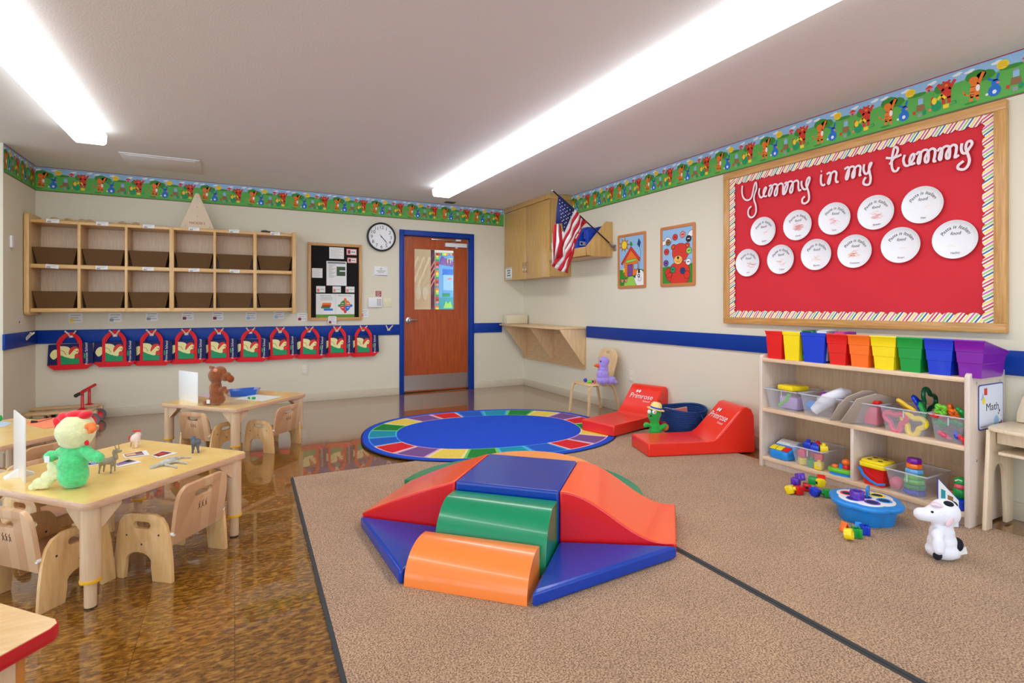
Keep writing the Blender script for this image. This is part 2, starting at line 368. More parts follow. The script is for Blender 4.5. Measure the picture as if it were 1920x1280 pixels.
# ---- animal wallpaper border
def border_tile(b, M, T):
    def at(x): return x*T
    H_ = .245
    b.flat([(0, .012), (T, .012), (T, .175), (T*.75, .165), (T*.5, .172), (T*.25, .16), (0, .175)], A['green'], M, .0004)
    for cx, cy, rx, ry in ((.10, .178, .11, .034), (.2, .165, .1, .03), (.72, .165, .07, .03), (.8, .17, .05, .022), (.45, .17, .12, .012)):
        b.disc(at(cx), cy, rx*T, A['dkgreen'], M, .0007, ry=ry, n=10)
    for cx, cy in ((.3, .214), (.62, .212), (.9, .218), (.03, .212)): b.disc(at(cx), cy, .05*T, A['white'], M, .0009, ry=.008, n=8); b.disc(at(cx+.03), cy+.006, .035*T, A['white'], M, .001, ry=.007, n=8)
    b.disc(at(.37), .195, .062*T, A['yellow'], M, .0011, ry=.026, n=12)
    for q in (-.009, 0, .009): b.stroke([(at(.325), .192+q), (at(.37), .197+q), (at(.41), .192+q)], .002, A['orange'], M, .0013)
    # house
    b.flat([(at(.56), .168), (at(.63), .168), (at(.63), .19), (at(.56), .19)], A['pink'], M, .0011); b.flat([(at(.54), .189), (at(.65), .189), (at(.595), .209)], A['red'], M, .0012); b.rect(at(.58), at(.605), .168, .183, A['purple'], M, .0013)
    # red bear with raised arms
    B = .79
    b.flat([(at(B-.055), .095), (at(B+.05), .095), (at(B+.055), .15), (at(B+.035), .165), (at(B-.035), .165), (at(B-.06), .15)], A['red'], M, .0014)
    b.disc(at(B), .178, .045*T, A['red'], M, .0015, ry=.022, n=10); b.disc(at(B), .175, .02*T, A['orange'], M, .0016, ry=.009, n=8)
    for sx in (-1, 1): b.stroke([(at(B+sx*.04), .152), (at(B+sx*.09), .192)], .017, A['red'], M, .0014); b.disc(at(B+sx*.033), .199, .016*T, A['red'], M, .0014, ry=.007, n=6); b.stroke([(at(B+sx*.03), .1), (at(B+sx*.03), .07)], .018, A['red'], M, .0014)
    # orange tiger
    t = .09
    b.flat([(at(t-.04), .055), (at(t+.05), .055), (at(t+.06), .12), (at(t+.03), .14), (at(t-.03), .14), (at(t-.05), .1)], A['orange'], M, .0017)
    b.disc(at(t-.01), .155, .05*T, A['orange'], M, .0018, ry=.022, n=10); b.stroke([(at(t+.04), .13), (at(t+.09), .185)], .016, A['orange'], M, .0017); b.disc(at(t+.035), .105, .022*T, A['white'], M, .0018, ry=.02, n=8)
    b.stroke([(at(t-.04), .07), (at(t-.1), .085), (at(t-.12), .105)], .008, A['orange'], M, .0017)
    for q in (.075, .09, .12): b.stroke([(at(t-.04), q), (at(t), q-.003)], .003, A['black'], M, .0019)
    for sx in (-1, 1): b.stroke([(at(t+sx*.028), .06), (at(t+sx*.035), .04)], .015, A['orange'], M, .0017)
    # blue rabbit
    k = .29
    b.flat(arc(at(k), .062, .065*T, 0, 360, 12, .033)[:-1], A['blue'], M, .002); b.disc(at(k+.01), .105, .042*T, A['blue'], M, .0021, ry=.02, n=10); b.disc(at(k), .055, .022*T, A['white'], M, .0022, ry=.012, n=8); b.disc(at(k-.075), .05, .016*T, A['white'], M, .0022, ry=.008, n=6); b.disc(at(k+.035), .102, .02*T, A['pink'], M, .0022, ry=.007, n=6)
    b.stroke([(at(k), .12), (at(k-.06), .135)], .011, A['blue'], M, .0021); b.stroke([(at(k+.02), .12), (at(k+.04), .15)], .011, A['blue'], M, .0021)
    # stump, jar, hen, blocks
    b.flat([(at(.44), .065), (at(.55), .06), (at(.54), .1), (at(.45), .105)], A['brown'], M, .002); b.rect(at(.465), at(.525), .105, .14, A['sky'], M, .002); b.rect(at(.47), at(.52), .14, .15, A['grey'], M, .0021)
    b.disc(at(.54), .05, .025*T, A['emerald'], M, .0022, ry=.018, n=8); b.rect(at(.46), at(.51), .028, .05, A['grey'], M, .0022); b.rect(at(.4), at(.435), .05, .07, A['red'], M, .0022); b.rect(at(.59), at(.62), .045, .06, A['pink'], M, .0022)
    b.disc(at(.68), .065, .06*T, A['emerald'], M, .0023, ry=.032, n=12); b.disc(at(.655), .1, .03*T, A['yellow'], M, .0024, ry=.022, n=8); b.stroke([(at(.7), .105), (at(.74), .125), (at(.78), .1)], .014, A['yellow'], M, .0024); b.disc(at(.635), .115, .02*T, A['red'], M, .0023, ry=.014, n=8); b.disc(at(.628), .09, .014*T, A['red'], M, .0023, ry=.014, n=6)
    b.rect(at(.755), at(.82), .038, .062, A['yellow'], M, .0024); b.stroke([(at(.84), .05), (at(.9), .055), (at(.89), .07), (at(.85), .065)], .004, A['emerald'], M, .0023)
    b.disc(at(.05), .028, .07*T, A['dkgreen'], M, .0006, ry=.007, n=8)
def border(name, M, L, T, off=0):
    b = MB(); b.prism([(0, 0), (L, 0), (L, .247), (0, .247)], -.0015, 0, A['sky'], M)
    b.rect(0, L, 0, .005, A['maroon'], M, .0006); b.rect(0, L, .241, .247, A['maroon'], M, .0012); b.rect(0, L, .005, .012, A['dkgreen'], M, .0003)
    n = int(L//T)
    for i in range(n): border_tile(b, M @ Matrix.Translation((off+i*T, 0, 0)), T)
    return struct(b, name)
BZ = 2.34
TB = .4845
border('trim_5', frame((XL+.002, YF-.0025, BZ), (1, 0, 0), (0, 0, 1)), 3.492-XL, 5.272/11, 0)
border('trim_6', frame((XR-.0025, 5.71, BZ), (0, -1, 0), (0, 0, 1)), 20*.462, .462, 0)
border('trim_7', frame((XL+.0025, YL+.01, BZ), (0, 1, 0), (0, 0, 1)), .84, .42, 0)
# ---- ceiling strip lights
LENS = mat('glowing_diffuser', (250, 251, 255), .4, emit=TUBE); LENSS = mat('glowing_diffuser_side', (250, 251, 255), .4, emit=TUBE*.3)
HOUS = mat('white_enamel', (225, 226, 226), .4)
def strip(x0, x1, y_far, n, label, grp=None):
    t = thing('strip_light', label, 'ceiling light', ((x0+x1)/2, y_far-n*1.22/2, ZC-.11))
    L = n*1.22+.02
    MB().box(x0+.02, x1-.02, y_far-L, y_far-.004, ZC-.03, ZC, HOUS).build('housing', t, world=True)
    for i in range(n):
        ya = y_far-i*1.225
        q = MB(); pr = [(x0, ZC-.03), (x0+.004, ZC-.095), (x0+.02, ZC-.11), (x1-.02, ZC-.11), (x1-.004, ZC-.095), (x1, ZC-.03)]
        q.prism([(x-x0, z) for x, z in pr], 0, 1.221, LENS, frame((x0, ya, 0), (1, 0, 0), (0, 0, 1)))
        k2 = q.mi(LENSS)
        for fi, f_ in enumerate(q.f):
            if max(q.v[i_][2] for i_ in f_) > ZC-.1: q.m[fi] = k2
        q.build('lens', t, world=True)
    return t
strip(2.083, 2.312, 6.05, 5, 'long white ceiling strip light on the right, ending near the upper cabinet')
strip(-1.138, -.919, 5.36, 4, 'white ceiling strip light on the left, ending above the cubby shelf')
# ================================================================ door
fr = MB()
for x0, x1 in ((DX0-.06, DX0), (DX1, DX1+.062)): fr.box(x0, x1, YF-.022, YF+.14, 0, DZ+.07, BLUEP, bev=.004)
fr.box(DX0, DX1, YF-.022, YF+.14, DZ, DZ+.07, BLUEP, bev=.004); fr.box(DX0, DX1, YF+.1, YF+.14, 0, .012, mat('threshold', (90, 80, 60), .5))
door = fr.build('door_1', kind='structure')
WM[door.name] = Matrix.Identity(4)
wx0, wx1, wz0, wz1 = 2.165, 2.745, 1.13, 1.955
b = MB(); b.prism([(DX0+.004, .012), (DX1-.006, .012), (DX1-.006, DZ-.004), (DX0+.004, DZ-.004)], 0, .045, DOORW, frame((0, YF+.095, 0), (1, 0, 0), (0, 0, 1)), holes=[[(wx0, wz0), (wx1, wz0), (wx1, wz1), (wx0, wz1)]])
panel = b.build('door_panel', door); panel['label'] = 'cherry wood door leaf'; yd = YF+.05
b = MB().box(wx0, wx1, yd+.02, yd+.026, wz0, wz1, GLASS); b.build('window_pane', door)
b = MB(); fm = frame((0, yd, 0), (1, 0, 0), (0, 0, 1))
b.prism([(wx0-.012, wz0-.012), (wx1+.012, wz0-.012), (wx1+.012, wz1+.012), (wx0-.012, wz1+.012)], 0, .006, DOORW, fm, holes=[[(wx0, wz0), (wx1, wz0), (wx1, wz1), (wx0, wz1)]]); b.build('window_bead', door)
MB().box(DX0+.01, DX1-.012, yd-.003, yd+.001, .03, .235, mat('dull_kick_plate', (176, 168, 160), .32, .9)).build('kick_plate', door)
b = MB(); fmh = frame((2.085, yd, .985), (1, 0, 0), (0, 0, 1)); b.lathe([(.042, 0), (.04, .01), (.02, .014), (.016, .05)], STEEL, fmh); b.tube([(0, 0, .05), (.05, .002, .052), (.12, -.002, .05)], [.014, .011, .009], STEEL, fmh); b.build('lever_handle', door)
b = MB(); b.box(2.6, 2.92, yd-.045, yd, 2.0, 2.055, HOUS, bev=.004); b.box(2.75, 2.78, yd-.03, yd, 1.985, 2.0, HOUS); b.build('door_closer', door)
b = MB(); b.box(2.40, 2.8, yd-.028, yd-.012, 2.088, 2.102, STEEL, bev=.002); b.box(2.76, 2.83, yd-.04, yd-.005, 2.085, 2.11, HOUS, bev=.003); b.tube([(2.79, yd-.03, 2.09), (2.68, yd-.035, 2.055)], .007, STEEL); b.build('closer_arm', door)
MB().box(DX1-.012, DX1-.003, yd-.004, yd+.04, .02, DZ-.01, STEEL).build('continuous_hinge', door)
# the passage beyond the door pane
struct(MB().box(.6, 6.0, 9.1, 9.2, 0, ZC, WALL), 'wall_hall'); 
HB = 9.095
b = MB(); hf = frame((0, HB, 0), (1, 0, 0), (0, 0, 1)); WP = lambda px, py: (WY(px, py, HB).x, WY(px, py, HB).z)
def hp(l, r, t, bt): a = WP(760+l/7.53, 430+t/7.53); c = WP(760+r/7.53, 430+bt/7.53); return a[0], c[0], c[1], a[1]
x0, x1, z0_, z1_ = hp(470, 700, 330, 1120); b.prism([(x0, z0_), (x1+.3, z0_), (x1+.3, z1_), (x0, z1_)], 0, .01, art('poster_blue', (96, 160, 214)), hf)
for i, (l, r, t, bt, c) in enumerate([(520, 700, 560, 650, 'blue'), (530, 700, 640, 860, 'sky'), (520, 625, 900, 950, 'emerald'), (470, 690, 960, 1130, 'teal'), (600, 650, 685, 712, 'pink')]):
    a = hp(l, r, t, bt); b.rect(*a, A[c], hf, .011+i*.001)
a = hp(530, 660, 1010, 1110); b.flat([(a[0], a[2]), (a[1], a[2]), (a[1]-.04, a[3]), ((a[0]+a[1])/2, a[3]-.05), (a[0]+.05, a[3])], A['lgreen'], hf, .018)
b.flat([(hp(470, 500, 500, 0)[0], WP(820, 495)[1]), (WP(828, 480)[0], WP(828, 480)[1]), (WP(850, 492)[0], WP(850, 492)[1]), (WP(848, 500)[0], WP(848, 500)[1])], A['purple'], hf, .016)
a = hp(575, 665, 400, 480); b.text('IT', (a[3]-a[2])*1.3, A['yellow'], hf @ Matrix.Translation(((a[0]+a[1])/2, a[2], 0)), .02)
cs = ['orange', 'maroon', 'lgreen', 'teal', 'red', 'yellow', 'pink', 'emerald']
for i in range(26):
    a = hp(425, 465, 330+i*31, 361+i*31); b.rect(*a, A[cs[i*5 % 8]], hf, .02)
for i in range(9):
    a = hp(430+i*28, 458+i*28, 335, 370); b.rect(*a, A[cs[(i*3+1) % 8]], hf, .021)
solo(b, 'bulletin_board', 'blue classroom display with yellow letters, seen through the door pane', 'bulletin board')
b = MB()  # flat panels behind the pane: slanted strips and ovals on tan, plum beside
def hp2(l, r): return WY(760+l/7.53, 500, HB-.6).x, WY(760+r/7.53, 500, HB-.6).x
a = hp2(60, 358); b.box(a[0]-.2, a[1], HB-.6, HB-.57, 0, 2.3, mat('tan_panel', (206, 178, 140), .6)); sf = frame((0, HB-.6, 0), (1, 0, 0), (0, 0, 1)); 
for i in range(5):
    X0 = a[1]-.62+i*.1; b.stroke([(X0, 1.5), (X0+.2, 1.98)], .035, mat('pale_strip', (226, 204, 166), .6), sf, .002)
for i in range(5): b.disc(a[1]-.56+i*.115, 1.38, .045, mat('pale_oval', (214, 196, 166), .6), sf, .004, ry=.11)
a2 = hp2(358, 412); b.box(a2[0], a2[1], HB-.6, HB-.58, 0, 2.3, mat('dark_plum', (74, 26, 52), .6))
for i in range(4): b.stroke([(a2[0], 1.5+i*.1), (a2[1], 1.62+i*.1)], .02, A['pink'], sf, .002)
solo(b, 'pane_panels', 'tan and plum panels with slanted strips and ovals behind the door pane', 'room divider')
# ================================================================ cubby shelf
YC = YF-.33
SH = lambda px: WY(px, 500, YC).x
x_in0, x_in1 = SH(57), SH(548); zt, zb = 2.012, 1.118
CUBH = wood('golden_maple', (216, 170, 104), (230, 188, 126), .35, (1.2, 14, 14), 4); CUBV = wood('golden_maple_upright', (214, 168, 102), (230, 188, 126), .35, (14, 14, 1.2), 4)
root = thing('cubby_shelf', 'long wall-hung maple cubby shelf with twelve compartments above the coat rail', 'shelf', ((x_in0+x_in1)/2, YF-.17, zb))
b = MB(); b.prism([(0, zb-.03)]+[(0, zt+.055)]+arc(.33, zt+.015, .04, 90, 0, 6)+arc(.33, zb+.01, .04, 0, -90, 6), 0, .04, CUBV, frame((x_in0, YF, 0), (0, -1, 0), (0, 0, 1)), bev=.006)
b.build('end_panel', root, world=True)
b = MB(); b.prism([(0, zb-.03), (0, zt+.02), (.35, zt+.02), (.365, zb-.03)], 0, -.04, CUBV, frame((x_in1, YF, 0), (0, -1, 0), (0, 0, 1)), bev=.006); b.build('end_panel', root, world=True)
for nm, z0, z1 in (('top_board', zt-.03, zt), ('shelf_board', 1.545, 1.583), ('bottom_board', zb, zb+.038)):
    MB().box(x_in0, x_in1, YC, YF-.008, z0, z1, CUBH, bev=.003).build(nm, root, world=True)
MB().box(x_in0, x_in1, YF-.012, YF-.002, zb, zt, BACKW).build('back_panel', root, world=True)
cols = [(57, 145), (151, 233.7), (239, 317.4), (326, 400), (405, 475), (481.5, 548)]
for (a, c), (a2, c2) in zip(cols, cols[1:]): MB().box(SH(c), SH(a2), YC-.001, YF-.01, zb+.002, zt-.002, CUBV, bev=.003).build('divider', root, world=True)
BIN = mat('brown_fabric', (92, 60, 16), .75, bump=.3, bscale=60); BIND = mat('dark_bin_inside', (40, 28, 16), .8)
ordn = ['first', 'second', 'third', 'fourth', 'fifth', 'sixth']
for row, (z0, h) in enumerate(((1.584, .165), (zb+.039, .165))):
    for i, (a, c) in enumerate(cols):
        xa, xc = SH(a), SH(c); wd = xc-xa-.012; o = .035
        b = MB(); T = [(-wd/2, -.13), (wd/2, -.13), (wd/2, .12), (-wd/2, .12)]; Bq = [(-wd/2+o, -.12), (wd/2-o, -.12), (wd/2-o, .11), (-wd/2+o, .11)]
        vs = [(x, y, h) for x, y in T]+[(x, y, 0) for x, y in Bq]+[(x*.93, y*.93, h) for x, y in T]+[(x*.9, y*.9, .01) for x, y in Bq]
        fs = [(4, 5, 1, 0), (5, 6, 2, 1), (6, 7, 3, 2), (7, 4, 0, 3), (7, 6, 5, 4), (0, 1, 9, 8), (1, 2, 10, 9), (2, 3, 11, 10), (3, 0, 8, 11)]
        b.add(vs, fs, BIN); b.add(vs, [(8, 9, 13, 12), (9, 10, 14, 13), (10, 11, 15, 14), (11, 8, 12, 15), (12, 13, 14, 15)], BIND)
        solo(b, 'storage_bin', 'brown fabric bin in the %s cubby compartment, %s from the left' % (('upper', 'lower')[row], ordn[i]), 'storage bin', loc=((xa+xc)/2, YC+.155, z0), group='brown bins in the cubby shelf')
def tag_card(name, label, cat, P, w_, h_, M0, ink=('grey', 'grey'), tilt=0, group=None, lines=3, base=None):
    b = MB(); b.prism(rrect(-w_/2, w_/2, -h_/2, h_/2, min(w_, h_)*.12, 3), 0, .0015, base or PAPER)
    for i in range(lines):
        y = h_*(.28-.26*i); b.rect(-w_*.36, w_*(.36-.13*(i % 2)), y-h_*.03, y+h_*.03, A[ink[0]], None, .0019)
    b.rect(-w_*.42, -w_*.12, -h_*.42, -h_*.1, A[ink[1]], None, .0021)
    o = solo(b, name, label, cat, group=group); o.matrix_world = M0 @ Matrix.Rotation(tilt, 4, 'Z'); return o
for i, (px, t_) in enumerate(((99, 0), (192, .03), (279, 0), (364, 0), (439, .04), (516, 0))):
    tag_card('name_tag', 'white name tag on the top edge of the cubby shelf, %s from the left' % ordn[i], 'name tag', None, .1, .036, frame((SH(px), YC-.002, zt-.008), (1, 0, 0), (0, 0, 1)), ('grey', 'grey'), t_, 'tags along the cubby top edge', 2)
for i, (px, t_) in enumerate(((98, -.1), (191, .02), (278, 0), (364, .05), (440, -.03))):
    tag_card('name_tag', 'white name tag on the middle edge of the cubby shelf, %s from the left' % ordn[i], 'name tag', None, .1, .036, frame((SH(px), YC-.002, 1.562), (1, 0, 0), (0, 0, 1)), ('grey', 'grey'), t_, 'tags along the cubby middle edge', 2)
# on top of the cubby shelf
b = MB(); tri = [(-.165, 0), (.165, 0)]+arc(0, .365, .022, 30, 150, 5); b.prism(tri, 0, .018, mat('plywood_board', (224, 202, 172), .55, vary=.05), None, bev=.002)
for x, y in ((0, .34), (0, .24), (0, .14), (-.11, .03), (.12, .03)): b.disc(x, y, .005, A['grey'], None, .0186)
b.text("NICKER'S", .036, A['maroon'], Matrix.Translation((0, .055, 0)), .0187)
o = solo(b, 'peg_board', 'triangular plywood board with small red lettering standing on the cubby shelf', 'board'); p = WY(370, 430, YF-.26); o.matrix_world = frame((p.x, YF-.24, zt+.001), (1, 0, 0), (0, -.12, .99))
b = MB(); pp = []
for i in range(14): pp.append((i*.055, .02*math.sin(i*.9), .012+.004*math.sin(i*1.7)))
b.tube(pp, .006, mat('jute_string', (196, 166, 120), .8), seg=6)
for i in (1, 3, 5, 6, 11, 13): b.tube([(i*.055-.03, .02, .02), (i*.055, .0, .026), (i*.055+.03, .02, .018)], .011, mat('jute_string', (0, 0, 0)), seg=6)
solo(b, 'string_garland', 'tan knotted string lying along the left of the cubby top', 'string', loc=(SH(84), YC+.06, zt))
b = MB(); b.tube([(0, 0, .008), (.16, .02, .008)], [.012, .005], mat('red_marker', (200, 40, 30), .5)); b.tube([(-.07, -.01, .012), (.02, .005, .012)], .013, DARKB); solo(b, 'scissors', 'red and black scissors on the right end of the cubby top', 'scissors', loc=(SH(512), YC+.08, zt))
b = MB(); b.box(-.04, .04, -.02, .02, 0, .02, DARKB, bev=.006); b.tube([(-.03, 0, .02), (0, 0, .03), (.03, 0, .02)], .006, STEEL); solo(b, 'stapler', 'small dark clip beside the scissors on the cubby top', 'clip', loc=(SH(497), YC+.05, zt))
# photo cards on the wall below the cubby
for i, (px, py, ink) in enumerate(((142, 596, 'yellow'), (216, 595, 'grey'), (285, 593, 'grey'), (352, 592, 'maroon'), (408.5, 592, 'maroon'), (471, 592, 'sky'), (523, 590, 'sky'), (567, 594, 'maroon'), (683, 587, 'pink'))):
    p = WY(px, py, YF); tag_card('name_card', '%s small clear name card on the wall under the cubby, from the left' % (ordn+['seventh', 'eighth', 'ninth'])[i], 'name card', None, .115, .1, frame((p.x, YF-.001, p.z), (1, 0, 0), (0, 0, 1)), ('grey', ink), 0, 'name cards under the cubby shelf')
p = WY(623, 600, YF-.03); tag_card('name_card', 'small name card taped on the bottom frame of the black notice board', 'name card', None, .1, .1, frame((p.x, YF-.034, p.z), (1, 0, 0), (0, 0, 1)), ('grey', 'maroon'))
p = WX(37, 600, XL); tag_card('name_card', 'tiny name card on the left side wall above its hook', 'name card', None, .08, .07, frame((XL+.001, p.y, p.z), (0, 1, 0), (0, 0, 1)), ('grey', 'maroon'))
# hooks
HOOKM = mat('ivory_hook', (232, 214, 190), .35)
def hook_mb():
    b = MB(); b.prism([(-.018, 0), (-.022, .03), (.022, .03), (.018, 0)], 0, .008, HOOKM, bev=.002)
    for s_ in (-1, 1): b.tube([(s_*.012, .02, .006), (s_*.024, .042, .02), (s_*.04, .064, .042), (s_*.044, .07, .044)], [.011, .009, .008, .009], HOOKM)
    b.disc(0, .012, .004, STEEL, None, .0085); return b
hk = None; hooks = [135, 216.6, 285, 350, 411, 469.6, 525, 579, 631, 680, 728]
for i, px in enumerate(hooks):
    p = WY(px, 618, YF); lab = ('ivory double coat hook on the blue rail holding the %s tote bag from the left' % (ordn+['seventh', 'eighth', 'ninth', 'tenth'])[i]) if i < 10 else 'empty ivory double coat hook on the blue rail beside the door'
    if hk is None: hk = solo(hook_mb(), 'coat_hook', lab, 'coat hook', group='coat hooks on the blue rail'); o = hk
    else: o = hk.copy(); COL.objects.link(o); o['label'] = lab
    o.matrix_world = frame((p.x, YF-.018, .852), (1, 0, 0), (0, 0, 1))
o = hk.copy(); COL.objects.link(o); o['label'] = 'empty ivory coat hook on the blue rail of the left side wall'; p = WX(45, 632, XL); o.matrix_world = frame((XL+.018, p.y, .852), (0, 1, 0), (0, 0, 1))
# tote bags
NAVY = mat('navy_canvas', (24, 34, 92), .8, bump=.2, bscale=300); REDC = mat('red_canvas', (226, 14, 30), .7, bump=.2, bscale=300)
BW, BHt = .385, .265
def tote(label):
    r = thing('tote_bag', label, 'bag', (0, 0, 0), group='red and navy tote bags on the hooks')
    b = MB(); out = [(-BW/2, .05), (-BW/2+.06, 0), (BW/2-.06, 0), (BW/2, .05), (BW/2-.005, BHt), (-BW/2+.015, BHt-.005)]
    b.prism(out, -.025, .0, NAVY, bev=.006)
    b.build('bag_body', r)
    b = MB(); b.prism([(-BW/2-.001, .052), (-BW/2+.06, -.001), (BW/2-.06, -.001), (BW/2+.001, .052)], -.026, .0015, REDC); b.build('base_band', r)
    b = MB()   # print
    b.flat(smooth2([(-.15, .19), (-.165, .15), (-.14, .11), (-.11, .13), (-.09, .19), (-.12, .21)], 3, True), A['cream'], None, .0014)
    b.flat(smooth2([(-.095, .235), (-.02, .235), (.01, .2), (.03, .14), (.0, .11), (-.095, .15)], 3, True), A['cream'], None, .0016)
    b.flat([(-.092, .16), (-.03, .125), (.03, .112), (.075, .108), (.075, .055), (-.092, .055)], A['emerald'], None, .0018)
    b.flat(smooth2([(-.01, .16), (.0, .205), (.025, .23), (.06, .232), (.075, .2), (.03, .19), (.01, .15)], 3, True), A['red'], None, .002)
    b.flat(smooth2([(-.015, .125), (.02, .18), (.05, .21), (.075, .2), (.07, .165), (.045, .13), (.03, .11)], 3, True), A['cream'], None, .0022)
    b.flat([(.055, .185), (.085, .205), (.07, .185), (.085, .17), (.055, .175)], A['orange'], None, .0024); b.disc(.06, .135, .022, A['red'], None, .0024, ry=.026); b.disc(.048, .19, .003, A['black'], None, .0025)
    for y in (.08, .09): b.stroke([(-.02, y), (.05, y-.006)], .002, A['dkgreen'], None, .0026)
    b.stroke([(-.088, .2), (-.05, .19), (-.03, .15)], .003, A['black'], None, .0026); b.disc(.122, .135, .008, A['emerald'], None, .0015, ry=.03)
    b.text('Primrose School', .034, A['white'], Matrix.Translation((.15, .155, 0)) @ Matrix.Rotation(R(90), 4, 'Z'), .0018); b.build('print', r)
    b = MB()
    for s_ in (-1, 1): b.prism([(s_*.092-.015, .0), (s_*.092+.015, .0), (s_*.092+.013, BHt), (s_*.092-.013, BHt)], 0, .004, REDC)
    P_ = smooth2([(-.092, BHt-.01, .003), (-.09, BHt+.02, .002), (-.066, BHt+.062, -.008), (-.03, BHt+.094, -.02), (.0, BHt+.102, -.022), (.03, BHt+.094, -.02), (.066, BHt+.062, -.008), (.09, BHt+.02, .002), (.092, BHt-.01, .003)], 4)
    b.tube(P_, .004, REDC, flatw=.028, up=(0, 0, 1)); b.tube([(x*.86, y-.008, z-.008) for x, y, z in P_], .004, REDC, flatw=.026, up=(0, 0, 1)); b.build('handle', r)
    return r
tb = None; seq = ordn+['seventh', 'eighth', 'ninth', 'tenth']
for i, px in enumerate(hooks[:10]):
    p = WY(px, 618, YF); lab = 'navy and red tote bag with hen print, %s from the left on the blue rail' % seq[i]
    if i == 9: lab = 'navy tote bag with red handles and hen print, nearest the door on the blue rail'
    M0 = frame((p.x, YF-.058-.004*(i % 2), .528+(.0, .012, .006, .01, .004)[i % 5]), (1, 0, 0), (0, 0, 1)) @ Matrix.Rotation(R((1.5, 0, -1, 0, 1, -1.2, 1.8, -2, 0, 1)[i]), 4, 'Z') @ Matrix.Rotation(R(-7), 4, 'Y')
    if tb is None: tb = tote(lab); o = tb
    else: o = dup(tb, (0, 0, 0), label=lab)
    o.matrix_world = M0
# ================================================================ far wall items
x0, x1, z0, z1 = .798, 1.447, .998, 1.96
root = thing('notice_board', 'oak framed black notice board hanging between the cubby shelf and the clock', 'notice board', ((x0+x1)/2, YF, z0))
M0 = frame((x0, YF-.001, z0), (1, 0, 0), (0, 0, 1)); W_, H_ = x1-x0, z1-z0; fwd = .036
b = MB()
for q, mm in (([(0, 0), (W_, 0), (W_-fwd, fwd), (fwd, fwd)], OAKH), ([(0, H_), (fwd, H_-fwd), (W_-fwd, H_-fwd), (W_, H_)], OAKH), ([(0, 0), (fwd, fwd), (fwd, H_-fwd), (0, H_)], OAKV), ([(W_, 0), (W_, H_), (W_-fwd, H_-fwd), (W_-fwd, fwd)], OAKV)): b.prism(q, 0, .03, mm, M0, bev=.002)
b.build('frame', root, world=True)
MB().prism([(fwd, fwd), (W_-fwd, fwd), (W_-fwd, H_-fwd), (fwd, H_-fwd)], 0, .012, mat('black_felt', (14, 12, 12), .95), M0).build('felt_panel', root, world=True)
def nb(l, r, t, bt): a = WY(560+l/7.11, 440+t/7.11); c = WY(560+r/7.11, 440+bt/7.11); return a.x, c.x, c.z, a.z
papers = [(405, 600, 165, 325, 'handwritten white sheet at the top of the black notice board', 'lines'), (175, 315, 445, 575, 'small handwritten note at the left of the black notice board', 'lines'), (368, 635, 350, 680, 'white newsletter sheet with dark green photo in the middle of the notice board', 'news'), (635, 770, 188, 275, 'upper pink edged card on the black notice board', 'pink'), (645, 770, 305, 380, 'lower pink edged card on the black notice board', 'pink'), (232, 352, 683, 775, 'left of three small cards in a row on the notice board', 'card'), (450, 560, 688, 775, 'middle of three small cards in a row on the notice board', 'card'), (622, 740, 690, 775, 'right of three small cards in a row on the notice board', 'card'), (228, 740, 785, 1098, 'wide poster with book stack and four colour wheel at the notice board bottom', 'poster')]
